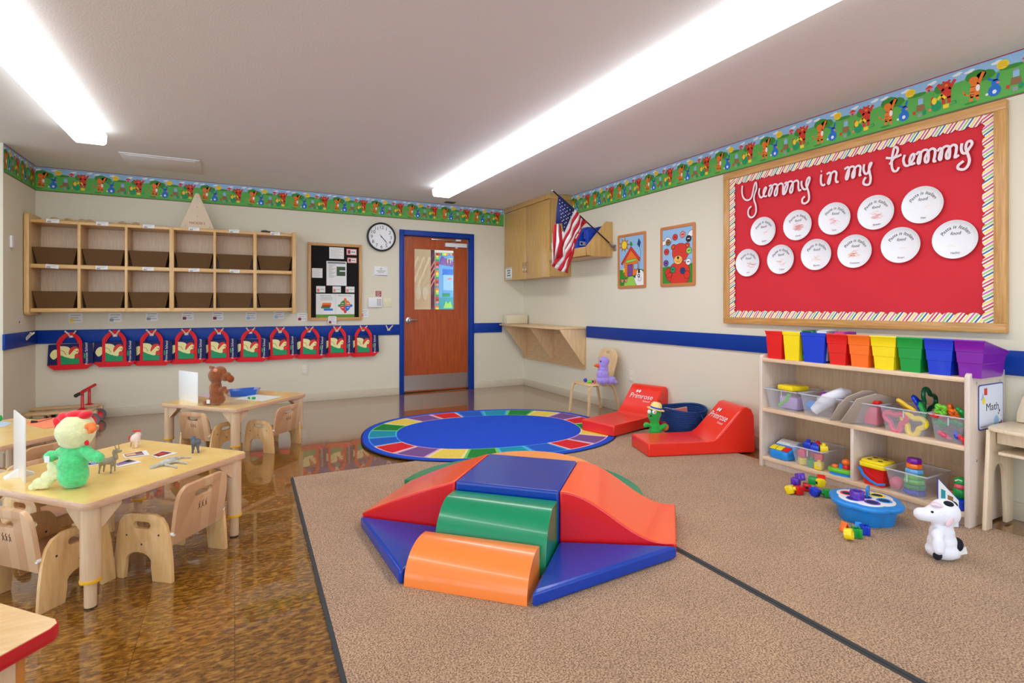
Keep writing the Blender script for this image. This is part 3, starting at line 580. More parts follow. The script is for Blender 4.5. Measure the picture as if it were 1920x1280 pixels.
for l, r, t, bt, lab, kd in papers:
    a = nb(l, r, t, bt); w_, h_ = a[1]-a[0], a[3]-a[2]; M1 = frame((a[0], YF-.0155, a[2]), (1, 0, 0), (0, 0, 1)); b = MB()
    b.prism([(0, 0), (w_, 0), (w_, h_), (0, h_)], 0, .001, A['pink'] if kd == 'pink' else PAPER, M1)
    if kd == 'pink': b.rect(.008, w_-.008, .008, h_-.008, PAPER, M1, .0013); b.rect(.015, w_*.38, .015, h_-.015, A['maroon'], M1, .0016); b.rect(w_*.45, w_*.85, h_*.4, h_*.6, A['grey'], M1, .0016)
    elif kd == 'lines':
        for i in range(6): b.rect(w_*.1, w_*(.9-.2*(i % 2)), h_*(.85-.14*i), h_*(.865-.14*i), GREYINK, M1, .0013)
    elif kd == 'card': b.rect(w_*.08, w_*.35, h_*.15, h_*.6, A['pink'], M1, .0013); b.rect(w_*.45, w_*.9, h_*.5, h_*.56, GREYINK, M1, .0013); b.rect(0, w_, 0, h_*.08, A['dkgreen'], M1, .0013)
    elif kd == 'news':
        b.rect(w_*.06, w_*.95, h_*.9, h_*.97, GREYINK, M1, .0013); b.rect(w_*.5, w_*.94, h_*.4, h_*.78, mat('dark_green_photo', (60, 84, 50), .6), M1, .0013); b.rect(w_*.65, w_*.93, h_*.58, h_*.63, A['white'], M1, .0016)
        for i in range(11): b.rect(w_*.1, w_*(.44-.08*(i % 3)), h_*(.84-.05*i), h_*(.852-.05*i), GREYINK, M1, .0013)
    else:
        b.rect(0, w_, 0, h_*.13, mat('leaf_green_print', (96, 150, 40), .6), M1, .0013); b.rect(w_*.5, w_*.503, h_*.15, h_, GREYINK, M1, .0012)
        for i, (c, x_, y_) in enumerate((('orange', .16, .53), ('red', .15, .45), ('dkgreen', .13, .38), ('blue', .2, .29))): b.rect(w_*x_, w_*(x_+.23), h_*y_, h_*(y_+.085), A[c], M1, .0014)
        for t_, x_ in (('Daily schedule', .25), ('Balanced learning', .74)): b.text(t_, .022, GREYINK, M1 @ Matrix.Translation((w_*x_, h_*.9, 0)), .0014)
        for i in range(3): b.rect(w_*.12, w_*.42, h_*(.84-.05*i), h_*(.85-.05*i), GREYINK, M1, .0013); 
        cx, cy, rr = w_*.755, h_*.5, w_*.14
        for k, c in enumerate(('orange', 'dkgreen', 'red', 'blue')): b.flat([(cx, cy)]+arc(cx, cy, rr, k*90+2, k*90+88, 5, rr*1.1), A[c], M1, .0014); a_ = k*90; b.disc(cx+rr*1.12*math.cos(R(a_)), cy+rr*1.2*math.sin(R(a_)), rr*.27, A[('blue', 'orange', 'dkgreen', 'red')[k]], M1, .0016)
        for dx in (-.5, .5):
            for dy in (-.4, .4): b.rect(cx+rr*dx-rr*.22, cx+rr*dx+rr*.22, cy+rr*dy-rr*.06, cy+rr*dy+rr*.06, A['white'], M1, .0018)
    solo(b, 'poster' if kd in ('poster', 'news') else 'note_card', lab, 'poster' if kd in ('poster', 'news') else 'note')
# clock
root = thing('wall_clock', 'round white wall clock with black rim beside the blue door frame', 'clock', (1.7, YF, 2.077)); M0 = frame((1.7, YF, 2.077), (1, 0, 0), (0, 0, 1))
MB().lathe([(.186, .001), (.19, .02), (.187, .04), (.178, .045), (.168, .04), (.166, .028)], DARKB, M0, 40, capped=False).build('rim', root, world=True)
b = MB(); b.lathe([(.17, .002), (.17, .027)], WHITE, M0, 36)
for h in range(12):
    a = R(90-30*(h+1)); b.text(str(h+1), .062, BLACK, M0 @ Matrix.Translation((.126*math.cos(a), .126*math.sin(a)-.022, 0)), .0276)
for k in range(60): a = R(6*k); b.stroke([(.155*math.cos(a), .155*math.sin(a)), (.162*math.cos(a), .162*math.sin(a))], .002, BLACK, M0, .0276)
b.build('clock_face', root, world=True)
b = MB(); b.stroke([(-.02, .028), (.075, -.085)], .005, BLACK, M0, .031); b.stroke([(-.01, .014), (.06, -.062)], .009, BLACK, M0, .030); b.disc(0, 0, .008, BLACK, M0, .032); b.build('clock_hands', root, world=True)
# plaque, stickers, keypad, switches, outlets
def plate_at(px, py, w_, h_, wall='far'):
    if wall == 'far': p = WY(px, py); return frame((p.x, YF, p.z), (1, 0, 0), (0, 0, 1))
    p = WX(px, py); return frame((XR, p.y, p.z), (0, -1, 0), (0, 0, 1))
M0 = plate_at(714, 509, 0, 0); b = MB(); b.prism(rrect(-.09, .09, -.065, .065, .004), 0, .01, WHITE, M0, bev=.002); b.disc(0, .035, .012, GREYINK, M0, .0105); b.disc(0, .035, .007, WHITE, M0, .0107); b.rect(-.06, .06, .005, .011, GREYINK, M0, .0105); b.rect(-.04, .04, -.012, -.007, GREYINK, M0, .0105); b.rect(-.082, .082, -.055, -.048, DARKB, M0, .0105)
solo(b, 'wall_plaque', 'small white plaque with round emblem on the wall under the clock', 'sign')
M0 = plate_at(709.5, 550.5, 0, 0); b = MB(); b.prism(rrect(-.037, .037, -.037, .037, .003), 0, .002, mat('dark_red_sticker', (160, 30, 36), .5), M0)
for i in range(4): b.rect(-.028, .028-.01*(i % 2), .022-.018*i, .027-.018*i, WHITE, M0, .0024)
solo(b, 'warning_sticker', 'small dark red sticker above the white keypad', 'sticker')
root = thing('keypad', 'white wall keypad between the red sticker and the light switches', 'keypad', tuple(WY(703, 567))); M0 = plate_at(703, 567, 0, 0)
MB().prism(rrect(-.09, .09, -.062, .062, .006), 0, .03, WHITE, M0, bev=.004).build('housing', root, world=True)
b = MB()
for i in range(5):
    for j in range(3): b.box(.02+j*.02, .034+j*.02, .036-i*.018, .044-i*.018, .03, .033, GREYINK, M0)
b.build('buttons', root, world=True)
def toggles(px, py, label, wall, w_=.118):
    M0 = plate_at(px, py, 0, 0, wall); p = M0.translation; root = thing('light_switch', label, 'light switch', tuple(p)); IV = mat('ivory_plate', (232, 224, 192), .4)
    MB().prism(rrect(-w_/2, w_/2, -.06, .06, .004), 0, .006, IV, M0, bev=.002).build('cover_plate', root, world=True)
    for x in (-.025, .025): MB().box(x-.006, x+.006, -.01, .012, .005, .016, IV, M0, bev=.001).build('toggle', root, world=True)
toggles(726, 567, 'ivory double light switch beside the keypad near the door', 'far')
def outlet(px, py, label, wall):
    M0 = plate_at(px, py, 0, 0, wall); root = thing('power_outlet', label, 'outlet', tuple(M0.translation)); IV = mat('ivory_plate', (0, 0, 0))
    MB().prism(rrect(-.036, .036, -.06, .06, .004), 0, .006, IV, M0, bev=.002).build('cover_plate', root, world=True)
    for y in (-.026, .026):
        b = MB(); b.prism(rrect(-.017, .017, y-.014, y+.014, .008), .0055, .009, WHITE, M0)
        for x in (-.007, .005): b.rect(x, x+.0025, y-.004, y+.006, BLACK, M0, .0094)
        b.build('socket', root, world=True)
outlet(572, 693, 'ivory power outlet low on the wall under the tote bags', 'far'); outlet(1184, 705, 'ivory power outlet on the right wall above the red lounger', 'right')
p = WX(20, 453, XL); b = MB(); b.prism(rrect(-.03, .03, -.055, .055, .012), 0, .018, WHITE, frame((XL, p.y, p.z), (0, 1, 0), (0, 0, 1)), bev=.004); solo(b, 'wall_sensor', 'small white sensor on the left side wall', 'sensor')
# ceiling panel and grille
b = MB(); b.box(-.94, -.3, 5.97, 6.57, ZC-.012, ZC-.002, CEIL, bev=.003); b.box(-.9, -.34, 6.01, 6.53, ZC-.016, ZC-.011, CEIL, bev=.002); solo(b, 'ceiling_hatch', 'square white access panel in the ceiling beside the left strip light', 'access panel')
b = MB(); b.box(2.53, 2.67, 6.77, 6.87, ZC-.01, ZC-.001, mat('bronze_grille', (120, 104, 90), .5), bev=.002)
for i in range(5): b.box(2.54+i*.025, 2.552+i*.025, 6.78, 6.86, ZC-.014, ZC-.009, DARKB)
solo(b, 'ceiling_grille', 'small bronze grille in the ceiling above the door', 'vent')
# ================================================================ upper cabinet in the corner
root = thing('upper_cabinet', 'honey-coloured two door wall cabinet in the far right corner under the ceiling', 'cabinet', (3.665, 6.34, 1.545))
cy0, cy1, cx0 = 5.713, YF-.006, 3.505
MB().box(cx0+.02, XR-.001, cy0, cy1, 1.555, ZC-.06, CABW, bev=.002).build('body', root, world=True)
b = MB(); b.box(cx0-.005, XR-.001, cy0-.018, cy1, ZC-.062, ZC-.002, CABW, bev=.004); b.build('crown_panel', root, world=True)
ym = 6.32
for a, c in ((cy0+.003, ym-.002), (ym+.002, cy1-.004)):
    d = MB().box(cx0, cx0+.019, a, c, 1.545, ZC-.068, CABW, bev=.003).build('door', root, world=True)
    yy = ym-.035 if a < ym-.1 else ym+.035; WM[d.name] = WM[root.name].copy()
    MB().tube([(cx0, yy, 1.63), (cx0-.026, yy, 1.645), (cx0-.03, yy, 1.70), (cx0-.026, yy, 1.755), (cx0, yy, 1.77)], .0055, CHROME).build('handle', d, world=True)
b = MB(); M0 = frame((cx0-.001, 6.93, 1.56), (0, -1, 0), (0, 0, 1)); b.prism([(0, 0), (.2, 0), (.2, .17), (0, .17)], 0, .0015, PAPER, M0)
for i in range(12):
    for y in (.006, .152): b.rect(.008+i*.016, .016+i*.016, y, y+.012, BLACK, M0, .0019)
for y, x in ((.115, .05), (.08, .06), (.045, .04)): b.rect(x, .2-x, y, y+.02, GREYINK, M0, .0019)
solo(b, 'door_sign', 'small white sign with spotted border on the lower corner of the wall cabinet door', 'sign')
b = MB(); M0 = frame((3.56, cy0-.0005, 1.80), (1, 0, 0), (0, 0, 1)); b.prism([(-.03, 0), (.05, 0), (.05, .17), (-.03, .17)], 0, .0015, PAPER, M0); b.rect(-.015, .035, .08, .14, A['dkgreen'], M0, .0019)
solo(b, 'note_card', 'white card taped on the side of the wall cabinet behind the flag', 'note')
# small wall shelf with blue box
sy0, sy1 = 4.884, 5.70
root = thing('wall_shelf', 'small honey-coloured wall shelf with sloped ends between the cabinet and the house puzzle', 'shelf', (3.65, 5.3, 1.736))
pr = [(0, 0), (0, .40), (.09, .40), (.362, .104), (.348, .01), (.276, 0)]
for y in (sy0, sy1-.018): MB().prism(pr, 0, -.018, CABW, frame((XR-.001, y, 1.736), (-1, 0, 0), (0, 0, 1)), bev=.002).build('end_panel', root, world=True)
MB().box(3.55, XR-.001, sy0+.018, sy1-.018, 1.737, 1.755, CABW).build('bottom_board', root, world=True)
MB().box(3.472, 3.49, sy0+.01, sy1-.01, 1.742, 1.84, CABW, bev=.002).build('front_lip', root, world=True)
MB().box(XR-.012, XR-.001, sy0+.018, sy1-.018, 1.737, 2.1, CABW).build('back_panel', root, world=True)
root = thing('magazine_box', 'blue card file box with white labels on the small wall shelf', 'file box', (3.62, 5.15, 1.757))
M0 = Matrix.Translation((3.62, 5.14, 1.757)); BB = mat('blue_card', (10, 64, 190), .45)
b = MB(); b.prism([(-.12, 0), (.12, 0), (.12, .34), (.02, .34), (-.12, .2)], -.05, .05, BB, M0 @ frame((0, 0, 0), (1, 0, 0), (0, 0, 1)), bev=.002); b.build('case', root, world=True)
b = MB(); fm = M0 @ frame((0, -.0505, 0), (1, 0, 0), (0, 0, 1)) 
for y in (.05, .12): b.rect(-.09, .02, y, y+.045, PAPER, fm, .0006); b.rect(-.08, -.05, y+.01, y+.035, BLACK, fm, .001)
b.rect(-.03, .09, .2, .29, A['sky'], fm, .0006); b.build('label', root, world=True)
b = MB(); b.prism([(-.11, 0), (.11, 0), (.11, .33), (-.11, .30)], -.03, .03, BB, frame((3.69, 4.99, 1.757), (1, 0, .12), (-.12, 0, 1)), bev=.002); solo(b, 'magazine_box', 'dark blue file box leaning at the near end of the small wall shelf', 'file box')
# ================================================================ wall ledge with brackets
root = thing('wall_desk', 'pale maple wall-mounted shelf desk on triangular brackets in the corner under the cabinet', 'wall desk', (3.63, 6.17, .40))
b = MB(); b.prism([(3.415, 5.385), (XR-.001, 5.36), (XR-.001, YF-.02), (3.415, YF-.02)], .893, .918, MAPLE, None, bev=.004); b.build('top', root, world=True)
MB().box(XR-.02, XR-.002, 5.385, YF-.02, .40, .892, OAKL if False else wood('maple_across', (208, 168, 118), (222, 186, 138), .38, (14, 1.2, 14), 4)).build('back_panel', root, world=True)
for y in (5.40, 6.12, 6.86): MB().prism([(0, .455), (.36, .455), (.36, .445), (.03, .02), (0, .02)], 0, -.019, MAPLEV, frame((XR-.02, y, .436), (-1, 0, 0), (0, 0, 1)), bev=.002).build('bracket', root, world=True)
b = MB(); b.box(3.46, 3.80, 6.80, 6.92, .920, 1.05, mat('cream_plastic', (226, 214, 184), .4), bev=.008); solo(b, 'storage_box', 'cream lidded box at the far end of the wall desk', 'box')
# ================================================================ puzzle posters
WALNUT = mat('tan_puzzle_frame', (204, 128, 70), .45)
def puzzle(y0, name, label, draw):
    W_, H_ = .455, .595; root = thing(name, label, 'poster', (XR, y0-W_/2, 1.37)); M0 = frame((XR-.001, y0, 1.37), (0, -1, 0), (0, 0, 1)); i0, j0 = .028, .03
    inner = [(i0, j0), (W_-i0, j0), (W_-i0, H_-j0), (i0, H_-j0)]
    MB().prism(rrect(0, W_, 0, H_, .015, 3), 0, .014, WALNUT, M0, holes=[inner], bev=.0015).build('frame', root, world=True)
    b = MB(); b.prism(inner, 0, .007, A['sky'], M0); M1 = M0 @ Matrix.Translation((i0, j0, .0072)); draw(b, M1, W_-2*i0, H_-2*j0); b.build('picture', root, world=True)
def house(b, M, w, h):
    D = lambda pts, c, z, s=False: b.flat([(x*w, y*h) for x, y in (smooth2(pts, 3, True) if s else pts)], A[c], M, z)
    def O(pts, c, z, s=False):                    # filled with black outline
        P_ = [(x*w, y*h) for x, y in (smooth2(pts, 3, True) if s else pts)]; b.flat(P_, A[c], M, z); b.stroke(P_+[P_[0]], .0035, A['black'], M, z+.0002)
    D([(0, 0), (1, 0), (1, .3), (.8, .33), (.6, .27), (.3, .3), (0, .34)], 'dkgreen', .0002); D([(.2, 0), (.8, 0), (.72, .12), (.55, .18), (.4, .18)], 'lgreen', .0004, True)
    for k in range(9):
        a = k*40; O([(.2+.13*math.cos(R(a-16)), .84+.085*math.sin(R(a-16))), (.2+.22*math.cos(R(a)), .84+.15*math.sin(R(a))), (.2+.13*math.cos(R(a+16)), .84+.085*math.sin(R(a+16)))], 'orange', .0004)
    O([(.2+.12*math.cos(R(a)), .84+.085*math.sin(R(a))) for a in range(0, 360, 20)], 'yellow', .0008)
    O([(.2, .5), (.2, .22), (.3, .17), (.78, .22), (.78, .5), (.5, .76)], 'orange', .0006); O([(.06, .46), (.12, .43), (.48, .72), (.84, .47), (.86, .53), (.48, .80)], 'red', .001)
    O([(.28, .46), (.7, .49), (.7, .54), (.28, .52)], 'lgreen', .0014); O([(.34, .19), (.55, .19), (.55, .43), (.34, .43)], 'purple', .0014); O([(.6, .32), (.76, .33), (.76, .44), (.6, .43)], 'sky', .0014)
    D([(.17, .36), (.24, .36), (.22, .31), (.25, .27), (.2, .29), (.15, .26), (.17, .31), (.13, .35)], 'yellow', .0016); O([(.74, .82), (.8, .93), (.87, .85), (.83, .75)], 'navy', .0016); b.stroke([(.83*w, .75*h), (.87*w, .66*h), (.85*w, .5*h), (.82*w, .34*h)], .003, A['black'], M, .0012)
    O([(.44, .83), (.47, .89), (.52, .86), (.54, .82), (.49, .81)], 'dkgreen', .0016, True)
    for x in (.12, .28): O([(x, .05), (x+.05, .10), (x+.06, .13), (x+.03, .145), (x, .125), (x-.03, .145), (x-.06, .13), (x-.05, .1)], 'pink', .0014)
    O([(.72, 0), (.6, .17), (.7, .2), (.72, .28), (.82, .31), (.97, .27), (1, .17), (1, 0)], 'white', .002, True); D([(.76, .24), (.86, .24), (.84, .32), (.78, .32)], 'black', .0024); b.disc(.8*w, .19*h, .02, A['black'], M, .0024); b.disc(.8*w, .19*h, .01, A['white'], M, .0026); O([(.8+.06*math.cos(R(a))+.04, .12+.04*math.sin(R(a))) for a in range(0, 360, 40)], 'white', .0026); D([(.6, .17), (.66, .14), (.68, .17), (.64, .2)], 'black', .0026)
puzzle(4.76, 'wall_puzzle', 'framed picture of an orange house under a yellow sun, beside the small wall shelf', house)
def bear(b, M, w, h):
    def O(pts, c, z, s=False):
        P_ = [(x*w, y*h) for x, y in (smooth2(pts, 4, True) if s else pts)]; b.flat(P_, A[c], M, z); b.stroke(P_+[P_[0]], .0035, A['black'], M, z+.0002)
    E_ = lambda cx, cy, rx, ry: [(cx+rx*math.cos(R(a)), cy+ry*math.sin(R(a))) for a in range(0, 360, 24)]
    b.flat([(0, 0), (w, 0), (w, .34*h), (0, .31*h)], A['dkgreen'], M, .0002); O([(0, .72), (.12, .73), (.3, .76), (.26, .84), (.14, .86), (.06, .8), (0, .8)], 'white', .0003, True); O([(.84, .83), (.9, .91), (1, .92), (1, .82)], 'white', .0003, True)
    O([(.3, 0), (.78, 0), (.9, .12), (.88, .28), (.74, .38), (.36, .36), (.26, .24)], 'red', .0006, True); O(E_(.22, .2, .13, .09), 'red', .0008); O([(.12, .16), (.3, .2), (.28, .05), (.18, .06)], 'red', .001, True)
    for x in (.38, .82): O(E_(x, .66, .085, .055), 'red', .0008); O(E_(x, .655, .04, .03), 'orange', .001)
    O(E_(.6, .55, .27, .17), 'red', .0012); O(E_(.53, .42, .145, .082), 'gold', .0016); b.disc(.53*w, .46*h, .014, A['black'], M, .002); b.stroke([(.53*w, .46*h), (.53*w, .39*h)], .003, A['black'], M, .002); b.stroke([(.44*w, .42*h), (.5*w, .385*h), (.53*w, .39*h), (.58*w, .385*h), (.64*w, .43*h)], .003, A['black'], M, .002)
    for x, y, c in ((.43, .84, 'red'), (.68, .87, 'pink'), (.87, .78, 'black'), (.2, .76, 'brown'), (.14, .59, 'red'), (.12, .38, 'purple'), (.36, .25, 'emerald'), (.68, .22, 'navy'), (.86, .37, 'white'), (.88, .57, 'lgreen')):
        O(E_(x, y, .085, .058), c, .0022); b.rect((x-.04)*w, (x+.04)*w, (y-.006)*h, (y+.008)*h, A['white' if c == 'black' else 'black'], M, .0027)
    O(E_(.82, .14, .1, .07), 'red', .002)
puzzle(4.085, 'wall_puzzle', 'framed picture of a red bear with coloured balls beside the house picture', bear)
# ================================================================ red bulletin board
BY, BZ0, BWd, BHd, fw = 3.28, 1.027, 1.925, 1.30, .055
root = thing('bulletin_board', 'large oak framed red bulletin board with striped scalloped border on the right wall', 'bulletin board', (XR, BY-BWd/2, BZ0))
M0 = frame((XR-.001, BY, BZ0), (0, -1, 0), (0, 0, 1)); b = MB()
for q, mm in (([(0, 0), (BWd, 0), (BWd, fw), (0, fw)], OAKH), ([(0, BHd-fw), (BWd, BHd-fw), (BWd, BHd), (0, BHd)], OAKH), ([(0, fw), (fw, fw), (fw, BHd-fw), (0, BHd-fw)], OAKV), ([(BWd-fw, fw), (BWd, fw), (BWd, BHd-fw), (BWd-fw, BHd-fw)], OAKV)): b.prism(q, 0, .04, mm, M0, bev=.003)
b.build('frame', root, world=True)
redp = mat('red_backing_paper', (214, 50, 60), .7, spec=.2, bump=.6, bscale=4)
b = MB(); nx, ny = 30, 20; vs = []; fs = []
for j in range(ny+1):
    for i in range(nx+1):
        x = fw+(BWd-2*fw)*i/nx; y = fw+(BHd-2*fw)*j/ny; k = max(0, 1-j/6); zz = .012+.006*k*math.sin(x*9+y*14)+.003*k*math.sin(x*23-y*30); vs.append((x, y, zz))
for j in range(ny):
    for i in range(nx): a = j*(nx+1)+i; fs.append((a, a+1, a+nx+2, a+nx+1))
b.add(vs, fs, redp, M0); b.build('backing_paper', root, world=True, sharp=90)
def stripes(name, kx, kz):
    def f(nt, b, N, Lk):
        tc = N('ShaderNodeTexCoord'); sp = N('ShaderNodeSeparateXYZ'); Lk(tc.outputs['Object'], sp.inputs[0])
        m1 = N('ShaderNodeMath'); m1.operation = 'MULTIPLY'; m1.inputs[1].default_value = kx; Lk(sp.outputs[1], m1.inputs[0])
        m2 = N('ShaderNodeMath'); m2.operation = 'MULTIPLY_ADD'; m2.inputs[1].default_value = kz; Lk(sp.outputs[2], m2.inputs[0]); Lk(m1.outputs[0], m2.inputs[2])
        m3 = N('ShaderNodeMath'); m3.operation = 'FRACT'; Lk(m2.outputs[0], m3.inputs[0])
        r = N('ShaderNodeValToRGB'); r.color_ramp.interpolation = 'CONSTANT'; cs_ = [(240, 240, 236), (226, 70, 80), (242, 240, 236), (250, 220, 90), (240, 240, 236), (40, 96, 150), (240, 240, 236), (160, 204, 90), (240, 238, 234), (214, 90, 160), (240, 240, 236), (250, 220, 90), (240, 240, 236), (190, 30, 50)]
        e = r.color_ramp.elements; e[0].color = lin(cs_[0]); e[1].position = 1/len(cs_); e[1].color = lin(cs_[1])
        for i, c in enumerate(cs_[2:], 2): q = e.new(i/len(cs_)); q.color = lin(c)
        Lk(m3.outputs[0], r.inputs[0]); Lk(r.outputs[0], b.inputs['Base Color']); b.inputs['Roughness'].default_value = .5
    return tex_mat(name, f)
ST1 = stripes('striped_trim', 7.2, 5.0); ST2 = stripes('striped_trim_upright', 4.6, 7.4)
def scallop(L, d=.058, p=.062):
    n = int(round(L/p)); q = L/n; out = [(0, 0), (L, 0)]
    for i in range(n, 0, -1): out += [((i)*q-.002, d-.016), ((i-.2)*q, d-.004), ((i-.5)*q, d), ((i-.8)*q, d-.004)]
    out += [(0, d-.016)]; return out
Wi, Hi = BWd-2*fw, BHd-2*fw
for M1, L, mm in ((M0 @ Matrix.Translation((fw, fw, 0)), Wi, ST1), (M0 @ Matrix.Translation((BWd-fw, BHd-fw, 0)) @ Matrix.Rotation(math.pi, 4, 'Z'), Wi, ST1), (M0 @ Matrix.Translation((BWd-fw, fw, .001)) @ Matrix.Rotation(R(90), 4, 'Z'), Hi, ST2), (M0 @ Matrix.Translation((fw, BHd-fw, .001)) @ Matrix.Rotation(R(-90), 4, 'Z'), Hi, ST2)):
    MB().prism(scallop(L), .020, .0215, mm, M1).build('scalloped_trim', root, world=True)
LET = mat('pale_paper_letters', (240, 222, 226), .55); LETS = mat('letter_outline', (196, 40, 50), .6)
S6 = lambda pts: [(1380+x/7.385, 260+y/7.385) for x, y in pts]
S7 = lambda pts: [(1620+x/8, 240+y/8) for x, y in pts]
strokes = [[S6([(120, 655), (115, 740), (130, 810), (165, 850), (215, 850), (250, 810), (272, 720), (290, 640), (312, 612), (318, 690), (290, 780), (285, 850), (310, 930), (312, 1020), (280, 1080), (235, 1092), (205, 1050), (212, 980), (250, 940)]),
 S6([(360, 690), (350, 760), (372, 815), (405, 805), (430, 755), (455, 690), (438, 683), (415, 740), (425, 800), (465, 797)]),
 S6([(490, 665), (520, 650), (540, 680), (528, 740), (505, 795), (488, 780), (508, 700), (560, 640), (605, 645), (612, 700), (600, 780), (575, 790), (575, 740), (612, 660), (662, 625), (690, 650), (688, 720), (692, 772), (722, 765)]),
 S6([(705, 630), (735, 610), (755, 640), (742, 700), (720, 755), (703, 740), (723, 660), (775, 600), (820, 605), (827, 660), (815, 740), (790, 750), (790, 700), (827, 620), (877, 585), (905, 610), (903, 670), (915, 722), (945, 712)]),
 S6([(945, 590), (945, 650), (970, 700), (1010, 700), (1035, 640), (1060, 565), (1050, 540), (1025, 570), (1010, 640), (1030, 700), (1050, 780), (1045, 860), (1000, 900), (960, 890), (960, 840), (995, 805)])],
 [S6([(1215, 500), (1208, 570), (1215, 630), (1240, 650), (1270, 635)]), S6([(1210, 462), (1224, 452)]), S6([(1290, 500), (1330, 475), (1347, 510), (1340, 580), (1325, 630), (1310, 610), (1340, 520), (1390, 460), (1428, 480), (1420, 560), (1430, 605), (1460, 600)])],
 [S6([(1535, 430), (1580, 400), (1600, 430), (1590, 520), (1570, 570), (1556, 540), (1590, 440), (1630, 395), (1672, 400), (1680, 460), (1672, 530), (1650, 545), (1650, 490), (1690, 410), (1730, 380), (1762, 400), (1755, 470), (1750, 515), (1775, 505)]), S7([(40, 550), (30, 630), (55, 690), (95, 680), (125, 600), (152, 535), (132, 540), (115, 600), (125, 680), (140, 760), (125, 840), (80, 860), (35, 840), (40, 790), (70, 745)])],
 [S7([(420, 555), (470, 480), (525, 400), (545, 330), (522, 295), (490, 310), (468, 400), (455, 500), (458, 600), (485, 652), (530, 650), (565, 595)]), S7([(365, 455), (450, 460), (530, 440), (600, 405)]),
 S7([(650, 410), (630, 490), (650, 560), (690, 575), (740, 540), (790, 450), (785, 400), (750, 420), (725, 500), (745, 555), (810, 530)]),
 S7([(820, 410), (860, 370), (890, 390), (885, 470), (870, 540), (848, 520), (870, 430), (925, 350), (990, 340), (1010, 400), (1000, 510), (962, 515), (960, 450), (1005, 370), (1060, 320), (1110, 340), (1105, 430), (1090, 508), (1130, 500)]),
 S7([(1140, 360), (1180, 315), (1210, 335), (1205, 415), (1190, 485), (1168, 465), (1190, 375), (1245, 295), (1310, 285), (1330, 345), (1320, 455), (1282, 460), (1280, 395), (1325, 315), (1380, 265), (1430, 285), (1425, 375), (1410, 450), (1470, 415)]),
 S7([(1510, 240), (1500, 320), (1520, 380), (1570, 385), (1610, 330), (1662, 250), (1640, 205), (1590, 230), (1570, 310), (1600, 400), (1625, 490), (1600, 580), (1540, 630), (1460, 620), (1460, 570), (1540, 505)])]]
for wi, word in enumerate(strokes):
    b = MB()
    for si, s_ in enumerate(word):
        q = smooth2(s_, 5); P_ = [(BY-WX(x, y).y, WX(x, y).z-BZ0) for x, y in q]; z = .0215+si*.0008
        b.tube([(x, y, z+i*.00005) for i, (x, y) in enumerate(P_)], .0006, LETS, M0, flatw=.019, up=(0, 0, 1)); b.tube([(x, y, z+.006+i*.00005) for i, (x, y) in enumerate(P_)], .0006, LET, M0, flatw=.0145, up=(0, 0, 1))
    solo(b, 'paper_lettering', 'pale cut-out script word "%s" on the red board' % ('Yummy', 'in', 'my', 'tummy')[wi], 'lettering', group='script words on the red board')
# paper plates
PLM = mat('paper_plate', (240, 240, 242), .5)
def plate(px, py, label, nm, scr, tilt):
    c = WX(1350+px/3.122, 230+py/3.122); M1 = frame((XR-.019, c.y, c.z), (0, -1, 0), (0, 0, 1)) @ Matrix.Rotation(tilt, 4, 'Z')
    b = MB(); N_ = 64; vs = []; fs = []; prof = [(0, .004), (.09, .004), (.096, .007), (.11, .015), (.1145, .0185), (.1145, .0165), (.086, .002)]
    for j, (r_, z) in enumerate(prof):
        for i in range(N_):
            a = 2*math.pi*i/N_; zz = z+(.0012 if (i % 2 and 2 <= j <= 4) else 0); vs.append((r_*math.cos(a)+1e-5*j, r_*math.sin(a), zz))
    for j in range(len(prof)-1):
        for i in range(N_): a = j*N_+i; d = j*N_+(i+1) % N_; fs.append((a, d, d+N_, a+N_))
    b.add(vs, fs, PLM, M1)
    b.text('Pasta is Italian', .028, BLACK, M1 @ Matrix.Translation((0, .066, 0)), .0055, bend=.066, shear=.25); b.text('food', .028, BLACK, M1 @ Matrix.Translation((.0, .028, 0)), .0055, shear=.25); b.text(nm, .017, BLACK, M1 @ Matrix.Translation((.0, -.085, 0)), .0085)
    rs = random.Random(px)
    for k in range(scr[1]):
        x, y = scr[2]+rs.uniform(-.025, .025), scr[3]+rs.uniform(-.02, .02); b.stroke([(x-.02, y+rs.uniform(-.008, .008)), (x, y+rs.uniform(-.012, .012)), (x+.02, y+rs.uniform(-.012, .012))], .0014, A[scr[0]], M1, .0055+k*.00003)
    return solo(b, 'paper_plate', label, 'paper plate', group='paper plates on the red board')
pls = [(268, 636, 'Simon', ('pink', 2), 'upper row, far left, plain paper plate under the letter Y'), (469, 601, 'Carter', ('pink', 34, 0, -.01), 'upper row, second paper plate from the left with a heavy pink scribble'), (685, 563, 'Luca', ('pink', 10, 0, -.02), 'upper row, middle paper plate with faint pink scribble'), (927, 527, 'Bowen', ('pink', 14, 0, -.02), 'upper row, fourth paper plate from the left with pale crayon marks'), (1200, 483, 'Finn', ('yellow', 1), 'upper row, far right, large looking blank paper plate under the word tummy'),
 (177, 820, 'Jane', ('red', 10, .03, -.02), 'lower row, far left paper plate with a red zigzag scribble'), (370, 800, 'Tobias', ('orange', 6, 0, -.03), 'lower row, second paper plate from the left with orange marks'), (578, 772, 'Benson', ('gold', 7, 0, -.03), 'lower row, third paper plate from the left with yellow and red marks'), (803, 753, 'Cameron', ('orange', 16, -.01, -.02), 'lower row, fourth paper plate from the left with orange scribble'), (1072, 717, 'Amari', ('gold', 1), 'lower row, fifth paper plate from the left, almost blank and slightly lopsided'), (1390, 684, 'Hadley', ('yellow', 1), 'lower row, far right paper plate beside the striped border, blank')]
